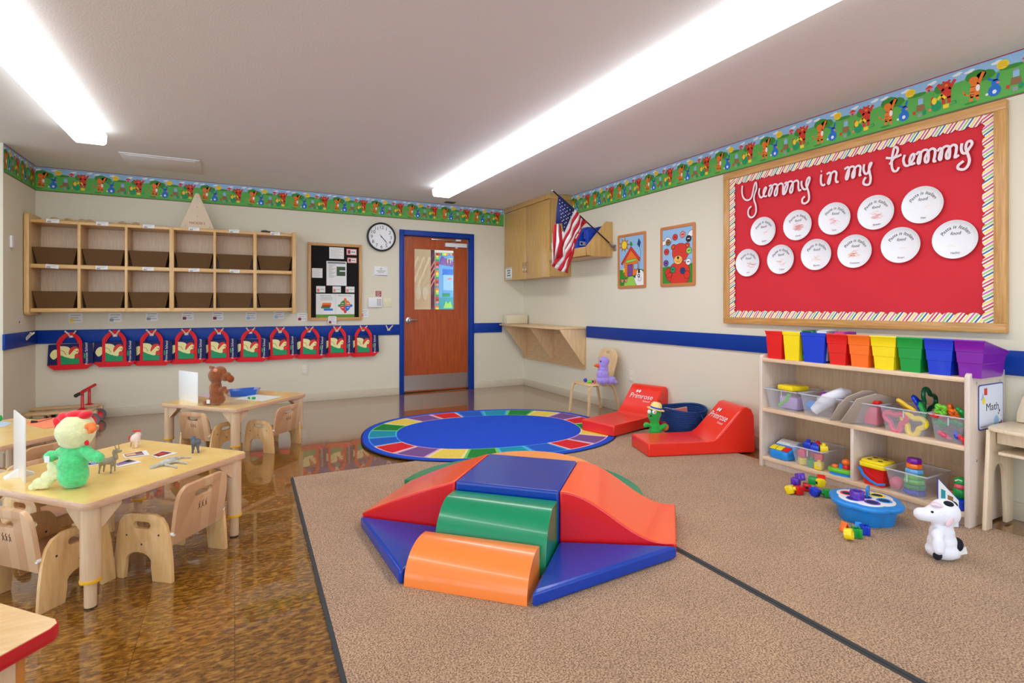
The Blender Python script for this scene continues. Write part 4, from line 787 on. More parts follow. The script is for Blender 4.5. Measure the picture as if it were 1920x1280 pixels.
for i, (px, py, nm, sc_, lab) in enumerate(pls):
    if len(sc_) < 4: sc_ = (sc_[0], sc_[1], 0, -.02)
    plate(px, py, lab, nm, sc_, R((4, 2, -3, 3, 2, 0, 5, 1, -1, 0, 0)[i]))
# ================================================================ flag
Ym = 4.826; mt = WX(1153, 465)
root = thing('flag', 'small American flag hanging from a black pole angled out of the right wall', 'flag', tuple(mt))
tip = WY(1036, 357, Ym); mt = Vector((XR, Ym, mt.z))
b = MB(); b.tube([mt+(tip-mt)*.06, tip], .008, BLACK); b.ball(tuple(tip), .013, STEEL); b.build('pole', root, world=True)
b = MB(); b.box(XR-.008, XR, Ym-.03, Ym+.03, mt.z-.035, mt.z+.035, STEEL, bev=.003); b.tube([mt, mt+(tip-mt)*.1], .013, STEEL); b.build('bracket', root, world=True)
FC = lambda x, y: WY(880+x/8, 360+y/8, Ym)
def cl(b, pts, m, dz=0, wv=1):
    P_ = [FC(x, y) for x, y in pts]; loc = [(p.x, p.z) for p in P_]; fm = frame((0, Ym-.012-dz, 0), (1, 0, 0), (0, 0, 1))
    k = len(b.v); b.flat(loc, m, fm)
    for i in range(k, len(b.v)): x, y, z = b.v[i]; b.v[i] = (x, y-wv*(.014*math.sin(x*46+z*9)+.01*math.sin(x*21-z*5)), z)
FRD = mat('flag_red', (196, 14, 36), .7); FWH = mat('flag_white', (236, 232, 232), .7); FBL = mat('flag_blue', (28, 40, 104), .7)
b = MB()
def lerp(a, c, t): return (a[0]+(c[0]-a[0])*t, a[1]+(c[1]-a[1])*t)
pa, pb = (1555, 262), (1765, 450); T = [0, .15, .32, .45, .6, .74, 1.0]; J = [(1395, 615), (1390, 745), (1390, 835), (1385, 965), (1270, 1130), (1322, 1165), (1460, 1222)]; K = [None]*7
mid = [(1480, 440), (1500, 500), (1525, 520), (1560, 545), (1580, 600), (1590, 640), (1650, 620)]
for i in range(6):
    m_ = (FWH, FRD)[i % 2]; u0, u1 = lerp(pa, pb, T[i]), lerp(pa, pb, T[i+1])
    def side_(u, mm_, j, n=6): return [tuple(v) for v in smooth2([u, mm_, j], n)]
    e0 = side_(u0, mid[i], J[i]); e1 = side_(u1, mid[i+1], J[i+1])
    if i == 3: e0 = side_(u0, mid[i], J[i])+[(1235, 1115)]; e1 = side_(u1, mid[i+1], J[i+1])
    if i == 5:
        cl(b, e0+[(1358, 1188)]+[lerp(p, q, .35) for p, q in zip(e1[::-1], e0[::-1])][1:], FRD)
        cl(b, [lerp(p, q, .35) for p, q in zip(e0, e1)][1:]+[(1400, 1205)]+[lerp(p, q, .62) for p, q in zip(e0, e1)][::-1][1:], FWH)
        cl(b, [lerp(p, q, .62) for p, q in zip(e0, e1)][1:]+e1[::-1], FRD, -.001); continue
    cl(b, e0+e1[::-1], m_)
Lt = [(1258, 490), (1290, 485), (1328, 480), (1352, 478), (1372, 520)]; Lm = [(1245, 700), (1300, 730), (1335, 740), (1360, 730), (1385, 745)]; Lb = [(1222, 1095), (1262, 1020), (1300, 1010), (1345, 1000), (1378, 970)]
for i, m_ in enumerate((FRD, FWH, FRD, FRD)): cl(b, [Lt[i], Lm[i], Lb[i], Lb[i+1], Lm[i+1], Lt[i+1]], m_, .006)
cl(b, [(1240, 620), (1222, 900), (1222, 1100), (1252, 1050), (1248, 840)], FWH, .007); cl(b, [(1222, 1095), (1262, 1020), (1378, 970), (1240, 1120)], FRD, .003)
cl(b, [(1315, 45), (1430, 148), (1555, 262), (1470, 450), (1395, 620), (1365, 475), (1272, 478), (1285, 250)], FBL, .02, 0)
for r_ in range(9):
    for c_ in range(6):
        x = 1330+r_*6+c_*38-(r_ % 2)*10; y = 130+r_*52+c_*36
        if (x < 1368-(y-480)*.0 or y < 600) and x < 1545-(y-262)*.42 and y < 470+max(0, (x-1365)*3) and x > 1290: p = [(x+7*math.cos(R(a)), y+8*math.sin(R(a))) for a in range(0, 360, 60)]; cl(b, p, FWH, .0235, 0)
b.build('cloth', root, world=True, solid=.002)
# ================================================================ toddler tables
def table(name, label, N_, ang, side, zt_, rim=None, topm=None):
    """N_: near corner on plan, ang: direction of the near->right edge"""
    u = Vector((math.cos(ang), math.sin(ang))); v = Vector((-u.y, u.x)); c = Vector(N_)+(u+v)*side/2
    t = thing(name, label, 'table', (c.x, c.y, 0), ang); h = side/2
    b = MB(); b.prism(rrect(-h, h, -h, h, .03, 5), zt_-.030, zt_-.0015, rim or EDGEW, bev=.003); b.build('edge_band', t)
    b = MB(); b.prism(rrect(-h+.003, h-.003, -h+.003, h-.003, .028, 5), zt_-.0016, zt_, topm or TOPY); b.build('tabletop', t)
    for sx in (-1, 1):
        for sy in (-1, 1):
            x, y = sx*(h-.045), sy*(h-.045)
            L = MB(); L.lathe([(.034, .115), (.034, zt_-.031)], LEGW, Matrix.Translation((x, y, 0)), 20)
            o_ = [(0, 0), (sx*.036, 0), (sx*.036, 0), (0, 0)]
            for ax in (0, 1):      # gusset brackets under the top
                s_ = sx if ax == 0 else sy
                pr = [(0, zt_-.031), (-.105, zt_-.031), (-.105, zt_-.05), (-.034, zt_-.115), (0, zt_-.125)]
                M1 = frame((x, y, 0), (s_, 0, 0), (0, 0, 1)) if ax == 0 else frame((x, y, 0), (0, s_, 0), (0, 0, 1))
                L.prism(pr, -.022, .022, LEGW, M1)
            leg = L.build('leg', t); WM[leg.name] = WM[t.name].copy()
            MB().lathe([(.0355, .103), (.037, .109), (.0355, .116)], mat('amber_ring', (240, 180, 30), .35), Matrix.Translation((x, y, 0)), 18).build('height_ring', leg)
            MB().lathe([(.0, .0), (.02, .0), (.0215, .012), (.0215, .112)], LEGW, Matrix.Translation((x, y, .004)), 16, capped=False).build('inner_post', leg)
            MB().lathe([(.019, 0), (.021, .006)], DARKB, Matrix.Translation((x, y, 0)), 14).build('foot_pad', leg)
    return t
a43 = R(43.4)
table('toddler_table', 'low square yellow-topped table in the foreground holding the rooster puppet', (-.502, 2.547), a43, .775, .425)
table('toddler_table', 'low square yellow-topped table nearest the door holding the brown horse puppet', (.004, 4.526), a43, .78, .40)
u_ = Vector((math.cos(a43), math.sin(a43))); table('toddler_table', 'low square yellow-topped table at the left holding an orange paper, behind the foreground table', tuple(Vector((-.72, 4.171))-u_*.775), a43+R(3), .775, .425)
t4 = F(122, 1163, .50); TOPN = wood('tan_laminate', (222, 178, 112), (236, 196, 134), .3, (1.5, 12, 12), 4, 5, rot=(0, 0, R(45)))
root = thing('activity_table', 'tan table with red edge banding cut off at the bottom left corner', 'table', (t4.x-.35, t4.y-.25, 0))
e1 = (F(0, 1128, .5)-t4).normalized(); e2 = (F(0, 1230, .5)-t4).normalized(); L1, L2 = .75, 1.1
poly = [t4, t4+e1*L1, t4+e1*L1+e2*L2, t4+e2*L2]
pts = []
for i in range(4):
    p0, p1, p2 = poly[i-1], poly[i], poly[(i+1) % 4]; a = (p0-p1).normalized()*.025; c = (p2-p1).normalized()*.025
    pts += [tuple((p1+a).xy), tuple((p1+a*.3+c*.3).xy), tuple((p1+c).xy)]
MB().prism(pts, .468, .4985, mat('red_edge_band', (190, 10, 26), .3, coat=.3), bev=.003).build('edge_band', root, world=True)
cc = sum((Vector(p) for p in pts), Vector((0, 0)))/len(pts); MB().prism([tuple(cc+(Vector(p)-cc)*.994) for p in pts], .498, .5, TOPN).build('tabletop', root, world=True)
AP = wood('orange_pine', (186, 112, 40), (206, 132, 56), .4, (8, 8, 1.2), 4)
for i, q in enumerate(poly):
    d_ = (poly[i-1]-q).normalized()*.075+(poly[(i+1) % 4]-q).normalized()*.075; c = q+d_
    MB().box(-.026, .026, -.026, .026, 0, .468, AP, Matrix.Translation((c.x, c.y, 0)) @ Matrix.Rotation(a43, 4, 'Z'), bev=.003).build('leg', root, world=True)
for i in range(4):
    p0, p1 = poly[i], poly[(i+1) % 4]; cen = sum(poly, Vector((0, 0, 0)))/4; q0 = p0+(cen-p0)*.13; q1 = p1+(cen-p1)*.13; dd = (q1-q0); an = math.atan2(dd.y, dd.x)
    MB().box(0, dd.length, -.009, .009, .40, .468, LEGW, Matrix.Translation((q0.x, q0.y, 0)) @ Matrix.Rotation(an, 4, 'Z'), bev=.002).build('apron', root, world=True)
# ================================================================ toddler chairs
def chair(label, loc, rz, zs=1.0):
    r = thing('toddler_chair', label, 'chair', loc, rz, 'birch toddler chairs around the low tables'); W_ = .34
    o = [(-.14, 0), (-.148, .0), (-.142, .06), (-.128, .16), (-.105, .225), (-.07, .268), (-.03, .283), (.045, .283), (.085, .268), (.108, .225), (.122, .15), (.142, .01), (.142, 0)]
    o = [(-.148, 0), (-.142, .10), (-.132, .19), (-.118, .24), (-.098, .268), (-.06, .285), (.055, .285), (.09, .276), (.114, .245), (.127, .18), (.14, .08), (.147, 0)]
    arch_ = [(.09, 0), (.083, .06)]+arc(.018, .08, .064, 10, 170, 8, .04)+[(-.045, .06), (-.053, 0)]
    side = o[::-1]; outer = o+arch_
    hole = rrect(-.042, .042, .222, .252, .0148, 4)
    for s_ in (-1, 1):
        M1 = frame((s_*W_/2-(.009 if s_ > 0 else -.009)-.009, 0, 0), (0, 1, 0), (0, 0, 1))
        q = MB(); q.prism([(x, z) for x, z in outer], 0, .018, BIRCH, M1, holes=[hole], bev=.0035)
        for x, z in ((-.085, .20), (.0, .155), (.075, .19)):
            for zz in (-.0006, .0186): q.lathe([(.0, zz), (.0045, zz)], DARKB, M1 @ Matrix.Translation((x, z, 0)), 10, capped=False)
        q.build('side_panel', r)
    q = MB(); bw = W_/2-.019; bp = [(-bw, .155), (bw, .155), (bw, .30)]+arc(bw-.06, .345, .055, 5, 85, 5)+arc(-bw+.06, .345, .055, 95, 175, 5)+[(-bw, .30)]
    Mb = Matrix.Translation((0, -.105, 0)) @ Matrix.Rotation(R(8), 4, 'X') @ frame((0, 0, 0), (-1, 0, 0), (0, 0, 1))
    q.prism(bp, -.009, .009, STRIPEW, Mb, holes=[rrect(-.052, .052, .325, .36, .017, 4)], bev=.0035); bk = q.build('backrest', r)
    q = MB(); LG = mat('burnt_mark', (70, 36, 22), .6)
    for i in range(3):
        x = -.02+i*.02; q.stroke([(x-.006, .27), (x+.004, .29), (x-.003, .3)], .003, LG, Mb, -.0096); q.stroke([(x+.006, .268), (x-.004, .288)], .003, LG, Mb, -.0096)
    # face outward (rear side)
    q.f = [f[::-1] for f in q.f]; q.build('maker_mark', bk)
    MB().box(-bw, bw, -.10, .115, .155, .169, STRIPEW, bev=.004).build('seat', r)
    MB().box(-bw, bw, .085, .1, .10, .155, BIRCH, bev=.003).build('front_rail', r)
    for s_ in (-1, 1):
        MB().lathe([(.008, -.018), (.008, .0), (.006, .003)], WHITE, frame((s_*(bw-.002), -.124, .20), (0, 0, 1), (1, 0, 0)), 12).build('peg', r)
    r.scale = (1, 1, zs); return r
ch = chair('birch toddler chair pushed in at the right edge of the foreground table', (-.25, 2.90, 0), R(52))
def chair2(label, loc, rz, zs=1): o = dup(ch, loc, rz, label); o.scale = (1, 1, zs); return o
chair2('birch toddler chair at the lower left, behind the foreground table front leg', (-.679, 2.855, 0), R(-45))
chair2('birch toddler chair on the far left side of the foreground table, seen beneath its top', (-.78, 3.42, 0), R(-135))
chair2('birch toddler chair with its back to us, between the foreground table and the left table', (-1.03, 4.02, 0), R(43))
chair2('birch toddler chair at the left front edge of the table near the door', (-.17, 4.91, 0), R(-48), .9)
chair2('birch toddler chair at the right front edge of the table near the door', (.285, 4.87, 0), R(46), .9)
# ================================================================ things on the tables
def vroot(name, label, cat, px, py, z=0, **k):
    p = F(px, py, z); return thing(name, label, cat, tuple(p), -YAW, **k), depth(p)/FPX
def blobs(parts, s, px0, py0, m, rem=.004):
    b = MB()
    for q in parts:
        X, Y, rx, rz = q[:4]; dy = q[4] if len(q) > 4 else 0; ry = q[5] if len(q) > 5 else min(rx, rz); tl = q[6] if len(q) > 6 else 0
        b.ball(((X-px0)*s, dy*s, (py0-Y)*s), (rx*s, ry*s, rz*s), m, seg=16, rings=10, rot=Matrix.Rotation(R(-tl), 3, 'Y'))
    return b
def fur(n, c, v=.1): return mat(n+'_plush', c, .95, bump=1, bscale=190, vary=v, vscale=60, sheen=.5)
F_GRN = fur('green', (84, 214, 130), .16); F_CRM = fur('cream', (234, 236, 176), .08); F_RED = mat('red_felt', (226, 20, 40), .85, sheen=.3); F_ORG = mat('orange_felt', (252, 130, 60), .8); F_BRN = fur('brown', (136, 72, 26), .3); F_TAN = fur('tan', (186, 130, 70), .2); F_LAV = fur('lavender', (168, 148, 232), .12); F_KEL = mat('kelly_plush', (30, 178, 60), .8, bump=.3, sheen=.4); F_WHT = mat('white_plush', (240, 240, 248), .9, bump=.3, sheen=.3); F_BLK = mat('black_plush', (16, 18, 34), .9)
# rooster puppet (seen from behind)
r, s = vroot('hand_puppet', 'fluffy green rooster hand puppet with cream head and red comb on the foreground table', 'puppet', 140, 914, .425)
b = blobs([(138, 850, 22, 18), (137, 868, 24, 26), (138, 890, 24, 24), (138, 903, 24, 11), (118, 846, 16, 10, 0, 10, 20), (96, 855, 13, 11, 0, 10, 15), (160, 845, 14, 11, 0, 11, -20), (178, 853, 17, 11, -4, 10, -18), (190, 856, 8, 10, -5, 9)], s, 140, 914, F_GRN); b.build('body', r, remesh=.0055, smooth=3, disp=(.007, .009))
b = blobs([(142, 808, 33, 28, 0, 30), (144, 800, 29, 24, 0, 27), (141, 824, 28, 16, 0, 24)], s, 140, 914, F_CRM); b.build('head', r, remesh=.0055, smooth=3, disp=(.005, .008))
b = blobs([(112, 795, 6, 16, 0, 10, 35), (124, 783, 15, 9, 0, 12, -25), (142, 777, 16, 8, 0, 13), (160, 778, 12, 8, 0, 12, 20), (109, 803, 5, 7, 0, 7, 30)], s, 140, 914, F_RED); b.build('comb', r, remesh=.004, smooth=4)
b = blobs([(176, 796, 10, 6, -8, 8, 15), (182, 801, 6, 6, -10, 7)], s, 140, 914, F_ORG); b.ball((37*s, -9*s, 107*s), (6*s, 5*s, 3.5*s), F_ORG); b.build('beak', r, remesh=.003, smooth=2)
blobs([(167, 828, 4, 6, -6, 4, 20), (161, 825, 5, 5, -4, 4)], s, 140, 914, F_RED).build('wattle', r, remesh=.003)
b = blobs([(108, 880, 9, 20, -6, 9, 35), (98, 893, 12, 14, -8, 10, 40), (84, 903, 13, 10, -10, 9, -30), (72, 909, 8, 7, -11, 7), (93, 905, 10, 8, -9, 8)], s, 140, 914, F_CRM); b.build('tail', r, remesh=.005, smooth=2, disp=(.005, .008))
b = MB(); b.box(-36*s, -27*s, -24*s, -23.4*s, 54*s, 66*s, PAPER, Matrix.Rotation(R(0), 4, 'Y')); b.build('tag', r)
# standing toy animals
def toy(name, label, px, py, z, m, legs, body, extra=(), ex2=None, rem=.0025, cat='toy animal'):
    r, s = vroot(name, label, cat, px, py, z); b = blobs(body, s, px, py, m)
    for (x0, y0, x1, y1, w0, w1, dy) in legs: b.tube([((x0-px)*s, dy*s, (py-y0)*s), ((x0+x1-2*px)/2*s, dy*s, (py-(y0+y1)/2)*s), ((x1-px)*s, dy*s, (py-y1)*s)], [w0*s, (w0+w1)/2*s*.8, w1*s], m, seg=8)
    b.build('body', r, remesh=rem, smooth=2)
    if extra:
        q = MB()
        for (pts_, w, mm) in extra: q.tube([((x-px)*s, dy*s, (py-y)*s) for x, y, dy in pts_], [w*s*(1-.6*i/(len(pts_)-1)) for i in range(len(pts_))], mm, seg=6)
        q.build(ex2, r)
    return r, s
AGR = mat('grey_brown_toy', (146, 134, 116), .45, vary=.2, vscale=20); 
toy('toy_antelope', 'small grey-brown toy antelope with straight horns in front of the rooster puppet', 203, 887, .425, AGR, [(190, 868, 187, 887, 3, 1.6, -2), (194, 868, 192, 885, 3, 1.5, 3), (211, 868, 209, 887, 2.6, 1.5, -2), (213, 867, 213, 884, 2.6, 1.5, 3)], [(202, 864, 15, 6.5), (192, 865, 7, 7), (210, 863, 7, 8), (216, 853, 4, 10, 0, 3.5, 25), (219, 845, 3.4, 5), (223, 846, 6.5, 3, 0, 2.6, 15)], [([(219, 842, -1), (217, 836, -2), (218, 832, -2)], .9, AGR), ([(222, 842, 2), (221, 835, 2), (224, 830, 2)], .9, AGR), ([(217, 844, -2), (214, 842, -3)], 1.4, AGR)], 'horns')
GR = mat('dark_grey_toy', (86, 92, 104), .45)
toy('toy_animal', 'small dark grey toy animal standing near the right corner of the foreground table', 366, 848, .425, GR, [(361, 832, 359, 845, 3, 2, 6), (365, 834, 364, 849, 3.2, 2, -5), (372, 834, 374, 848, 3.2, 2, -3), (369, 832, 368, 845, 3, 2, 5)], [(367, 829, 7, 7, 0, 12), (362, 822, 5, 5.5), (360, 819, 4, 2.6), (371, 830, 5, 5, 0, 6), (357, 826, 4, 3, 5, 2)], [], None)
PKW = mat('white_pink_toy', (236, 218, 208), .4)
r, s = toy('toy_cow', 'small white toy cow with red bow at the far corner of the foreground table', 254, 839, .425, PKW, [(250, 826, 249, 839, 3, 2, -3), (258, 826, 258, 838, 3, 2, -3), (251, 826, 251, 836, 3, 2, 6), (257, 826, 257, 836, 3, 2, 6)], [(254, 822, 7, 9, 0, 10), (254, 816, 6, 5, 6, 5)], [], None)
b = MB(); 
for sx in (-1, 1): b.ball((sx*4*s, 3*s, 31*s), (4*s, 2*s, 1.8*s), A['red'])
b.ball((0, 3*s, 31*s), 1.6*s, A['red']); b.tube([(-6*s, -7*s, 24*s), (-7*s, -8*s, 16*s)], 1.2*s, A['red']); b.tube([(0, -10.5*s, 14*s), (-1*s, -11*s, 4*s)], 1*s, F_TAN); b.build('bow', r)
r, s = vroot('toy_animal', 'pale grey toy animal lying on its side near the foreground table right edge', 'toy animal', 320, 866, .425); ZG = mat('pale_grey_toy', (178, 178, 172), .4, vary=.25, vscale=60)
b = MB(); 
def L3(x, y, h=3): p = F(x, y, .425+h*s); q = WM[r.name].inverted() @ p; return q
b.tube([L3(285, 876, 2), L3(293, 873, 3), L3(304, 868, 3.5)], [2.5*s, 3*s, 3.5*s], ZG); b.tube([L3(300, 870, 4), L3(312, 866, 5.5), L3(324, 862, 6), L3(332, 859, 4)], [4*s, 6.5*s, 6*s, 3*s], ZG, seg=10); b.tube([L3(281, 877, 2), L3(290, 874, 3)], [2.6*s, 3.8*s], ZG)
for q_ in ([(328, 859), (345, 857), (358, 857)], [(328, 864), (342, 867), (352, 868)], [(310, 871), (322, 873), (332, 876)], [(314, 868), (328, 866), (336, 865)]): b.tube([L3(x, y, 2.5) for x, y in q_], [2.6*s, 1.6*s, 1.9*s], ZG)
b.build('body', r, remesh=.0024, smooth=2)
# picture cards
def card_on(corners, z, label, cols, name='picture_card', cat='card'):
    P_ = [F(x, y, z) for x, y in corners]; c = sum(P_, Vector((0, 0, 0)))/4; b = MB(); b.prism([tuple((p-c).xy) for p in P_], 0, .0012, PAPER)
    def q(u, v): a = P_[0].lerp(P_[1], u); d = P_[3].lerp(P_[2], u); return tuple((a.lerp(d, v)-c).xy)
    for (u0, u1, v0, v1, col) in cols: b.flat([q(u0, v0), q(u1, v0), q(u1, v1), q(u0, v1)], A.get(col) or col, None, .0016+.0002*cols.index((u0, u1, v0, v1, col)))
    return solo(b, name, label, cat, loc=tuple(c))
DKR = mat('dark_red_photo', (120, 40, 32), .5); DUS = mat('dusky_photo', (150, 120, 130), .5)
card_on([(229, 851.6), (274, 844), (281, 853), (235, 858.5)], .4262, 'white card with pinkish photo lying behind the toy antelope horns', [(.05, .8, .1, .85, DUS), (.1, .5, .3, .6, 'gold'), (.5, .78, .1, .4, DKR)])
card_on([(283, 854), (304, 845), (335, 849), (298, 858.5)], .4262, 'white card with a dark red photo in the middle of the foreground table', [(.1, .9, .08, .72, DKR), (.3, .7, .2, .55, 'red')])
card_on([(214, 870), (241, 860.5), (267, 866), (221, 876)], .4262, 'white card with purple and grey photo beside the antelope front legs', [(.05, .95, .06, .7, DUS), (.2, .6, .15, .4, 'purple'), (.6, .9, .1, .5, 'black')])
card_on([(160, 868), (186, 865), (193, 869), (165, 874)], .4262, 'card with a blue photo half hidden under the rooster wing', [(.1, .9, .1, .8, 'navy'), (.3, .7, .3, .6, 'sky')])
# divider boards
def standing_board(name, label, a, c, z, h, col, feet=True):
    p, q = F(*a, z), F(*c, z); an = math.atan2(q.y-p.y, q.x-p.x); L = (q-p).length
    r = thing(name, label, 'sign holder', tuple((p+q)/2), an)
    MB().box(-L/2, L/2, -.003, .003, 0, h, col, bev=.001).build('board', r)
    if feet: MB().prism([(-.05, 0), (.05, 0), (.05, .006), (.008, .03), (-.008, .03), (-.05, .006)], -.02, .02, WHITE, frame((0, 0, 0), (0, 1, 0), (0, 0, 1))).build('foot', r)
    return r
standing_board('sign_holder', 'thin white upright board standing edge-on at the left of the foreground table', (27, 880), (47, 906), .425, .275, mat('frosted_board', (232, 226, 218), .4))
standing_board('sign_holder', 'blank white upright sign board beside the brown horse puppet', (336, 749), (371, 756), .40, .245, WHITE, False)
# horse puppet
r, s = vroot('hand_puppet', 'brown plush horse hand puppet facing right on the table near the door', 'puppet', 408, 759, .40)
b = blobs([(407, 748, 15, 11, 0, 13), (406, 735, 13, 14, 0, 11), (405, 722, 10, 9, 0, 9), (405, 704, 14, 15, 0, 12), (412, 698, 13, 12, 0, 10, 30), (424, 706, 10, 8, 0, 8, 40), (420, 729, 8, 5, -4, 5, 30), (427, 733, 5, 5, -5, 4), (389, 755, 10, 4, 0, 5), (399, 690, 5, 4, 0, 4), (392, 689, 3.5, 4, 5, 2)], s, 408, 759, F_BRN); b.build('body', r, remesh=.006, smooth=2, disp=(.004, .01))
blobs([(432, 710, 6, 7, 0, 8, 20)], s, 408, 759, mat('rust_muzzle_plush', (150, 70, 20), .95, bump=.8)).build('muzzle', r)
blobs([(396, 705, 4, 16, 4, 4, 5), (394, 727, 4, 8, 3, 4), (402, 692, 8, 4, 0, 4, -20)], s, 408, 759, F_TAN).build('mane', r, remesh=.005)
blobs([(409, 693, 4, 3.4, -9, 2)], s, 408, 759, mat('pink_felt', (236, 150, 124), .9)).build('ear', r)
MB().box(-13*s, -7*s, -13.5*s, -13*s, 5*s, 12*s, PAPER).build('tag', r)
# tray, papers and pen on that table
r, s = vroot('crayon_tray', 'translucent blue tray of crayons behind the horse puppet', 'tray', 452, 741, .40)
TB_ = mat('translucent_blue', (30, 110, 220), .15, trans=.35); b = MB(); oc = [(-29, 0), (-20, 5), (12, 14), (25, 12), (28, 2), (14, -7), (-10, -10)]; k = s*2.1
o1 = [(x*s, y*k) for x, y in oc]; o0 = [(x*s*.9, y*k*.88) for x, y in oc]; H_ = 11*s
vs = [(x, y, H_) for x, y in o1]+[(x, y, 0) for x, y in o0]+[(x*.95, y*.95, H_) for x, y in o1]+[(x*.93, y*.93, .006) for x, y in o0]; n = len(oc); fs = []
for i in range(n): j = (i+1) % n; fs += [(i+n, j+n, j, i), (i, j, j+2*n, i+2*n), (i+2*n, j+2*n, j+3*n, i+3*n)]
fs += [tuple(range(2*n-1, n-1, -1)), tuple(range(3*n, 4*n))]; b.add(vs, fs, TB_); b.build('tray', r)
b = MB()
for i, c in enumerate((P_PUR, P_GRN, P_CYN, P_PNK, P_PUR)): b.tube([((-16+i*7)*s, -4*s, 4*s), ((-8+i*7)*s, 6*s, 5*s)], 1.8*s, c)
b.build('crayons', r)
card_on([(438, 748), (478, 739.5), (530, 743.5), (491.6, 752)], .4012, 'large cream paper on the table near the door under the green marker', [], 'drawing_paper', 'paper')
card_on([(373, 742), (392, 738), (410, 740), (393, 746)], .4012, 'pale pink paper behind the horse puppet', [(0, 1, 0, 1, mat('pink_paper', (226, 200, 216), .6))], 'drawing_paper', 'paper')
r, s = vroot('marker', 'short green marker with white band on the cream paper', 'marker', 472, 748, .4025); b = MB(); b.tube([(-7*s, 2*s, 2.2*s), (7*s, -2*s, 2.2*s)], 2.2*s, P_GRN, seg=12); b.tube([(-1.5*s, .6*s, 2.2*s), (1.5*s, -.6*s, 2.2*s)], 2.4*s, WHITE, seg=12); b.build('barrel', r)
# left table
OP = mat('orange_paper', (255, 146, 104), .65)
b = MB(); P_ = [F(x, y, .4262) for x, y in ((42, 792), (62, 789), (96, 783), (140, 785), (150, 789), (110, 799), (82, 803.5))]; c = sum(P_, Vector((0, 0, 0)))/7; b.prism([tuple((p-c).xy) for p in P_], 0, .0015, OP); solo(b, 'orange_paper', 'sheet of orange paper lying on the left table behind the rooster head', 'paper', loc=tuple(c))
b = MB(); p0, p1, p2 = F(58, 792, .431), F(70, 790.5, .431), F(98, 783.5, .433); b.tube([(0, 0, .006), tuple(p1-p0)], [.009, .007], mat('dark_bristle', (60, 20, 24), .8)); b.tube([tuple(p1-p0), tuple(p2-p0)], .0035, mat('brush_handle', (190, 120, 90), .5)); solo(b, 'paint_brush', 'paint brush with dark bristles on the orange paper', 'brush', loc=tuple(p0))
card_on([(-30, 800), (-4, 789), (24, 792.5), (8, 800)], .4262, 'pale blue paper at the left picture edge on the left table', [(0, 1, 0, 1, mat('pale_blue_paper', (190, 214, 232), .6))], 'drawing_paper', 'paper')
r, s = vroot('toy_frog', 'green toy at the left picture edge on the left table', 'toy', -2, 790, .427); blobs([(-2, 785, 6, 5), (0, 781, 3, 3)], s, -2, 790, P_GRN).build('body', r, remesh=.003)
# ride-on trikes by the wall
V3 = lambda *a: Vector(a)
def trike(label, A_, B_, zdk):
    p, q = V3(WY(A_, 700, B_).x, B_, zdk), V3(WY(A_+128, 700, B_).x, B_, zdk); L = (q-p).length; an = 0
    r = thing('ride_on_toy', label, 'ride-on toy', tuple(p.xy)+(0,), an); TAN = wood('bentwood', (206, 164, 112), (222, 184, 134), .4, (1, 9, 9), 4)
    dk = smooth2([(0, -.045), (.2, -.06), (.42, -.045), (L-.06, -.05), (L, -.02), (L, .02), (L-.06, .05), (.42, .045), (.2, .06), (0, .045)], 4, True)
    MB().prism(dk, zdk-.022, zdk, TAN, bev=.004).build('deck', r)
    hx = L-.09; b = MB(); b.lathe([(.045, zdk), (.02, zdk+.012), (.014, zdk+.02), (.013, zdk+.165)], F_REDM, Matrix.Translation((hx, 0, 0)), 16); b.tube([(hx+.035, .07, zdk+.192), (hx, 0, zdk+.17), (hx-.02, -.05, zdk+.156)], .015, F_REDM); b.build('handlebar', r)
    b = MB(); b.tube([(hx-.018, -.045, zdk+.157), (hx-.035, -.085, zdk+.146)], .018, DARKB); b.build('grip', r)
    b = MB(); M1 = frame((L-.005, -.03, .062), (1, 0, 0), (0, 0, 1)); b.lathe([(.04, -.015), (.06, -.018), (.0625, 0), (.06, .018), (.04, .015)], mat('grey_rubber', (110, 108, 112), .6), M1, 24, capped=False); b.lathe([(.0, -.012), (.042, -.014), (.042, .014), (.0, .012)], P_RED, M1, 20, capped=False); b.build('front_wheel', r)
    b = MB(); b.box(L-.03, L+.02, -.006, .05, .06, zdk-.02, TAN, bev=.003); b.build('fork', r)
    b = MB()
    for sy in (-.1, .1): b.lathe([(.0, -.016), (.055, -.016), (.055, .016), (.0, .016)], DARKB, frame((.1, sy, .056), (1, 0, 0), (0, 0, 1)), 20, capped=False)
    b.tube([(.1, -.1, .056), (.1, .1, .056)], .008, STEEL); b.box(.06, .14, -.03, .03, .056, zdk-.02, TAN); b.build('rear_wheels', r)
F_REDM = mat('red_enamel', (206, 10, 20), .3, coat=.3)
trike('wooden ride-on toy with red handle, nearer of two parked by the back wall', 48, 6.56, .168)
trike('wooden ride-on toy with red handle, closer to the back wall behind its twin', 60, 6.85, .168)
# ================================================================ carpets and oval rug
c0 = F(550, 897); cb = F(650, 1280); d_ = (cb-c0).normalized(); y_top = c0.y; xs = 1.885; xe = 3.54
EDG = mat('charcoal_binding', (58, 60, 62), .8, bump=.3)
def carpet(label, poly):
    r = thing('carpet', label, 'carpet', (sum(p[0] for p in poly)/len(poly), sum(p[1] for p in poly)/len(poly), 0), group='beige carpets')
    cc = Vector((r.location.x, r.location.y)); MB().prism(poly, 0, .011, CARPET).build('pile', r, world=True)
    return r
pl_ = [tuple((c0+d_*5.2).xy), (xs-.004, -1.3), (xs-.004, y_top-.03), tuple(c0.xy)]
r1 = carpet('beige carpet on the left of the dark seam, under the foam climber', pl_)
MB().prism([tuple((c0+d_*5.2).xy), tuple(c0.xy), (c0.x-.016, c0.y), tuple((c0+d_*5.2+Vector((-.016, 0, 0))).xy)], 0, .010, EDG).build('binding', r1, world=True)
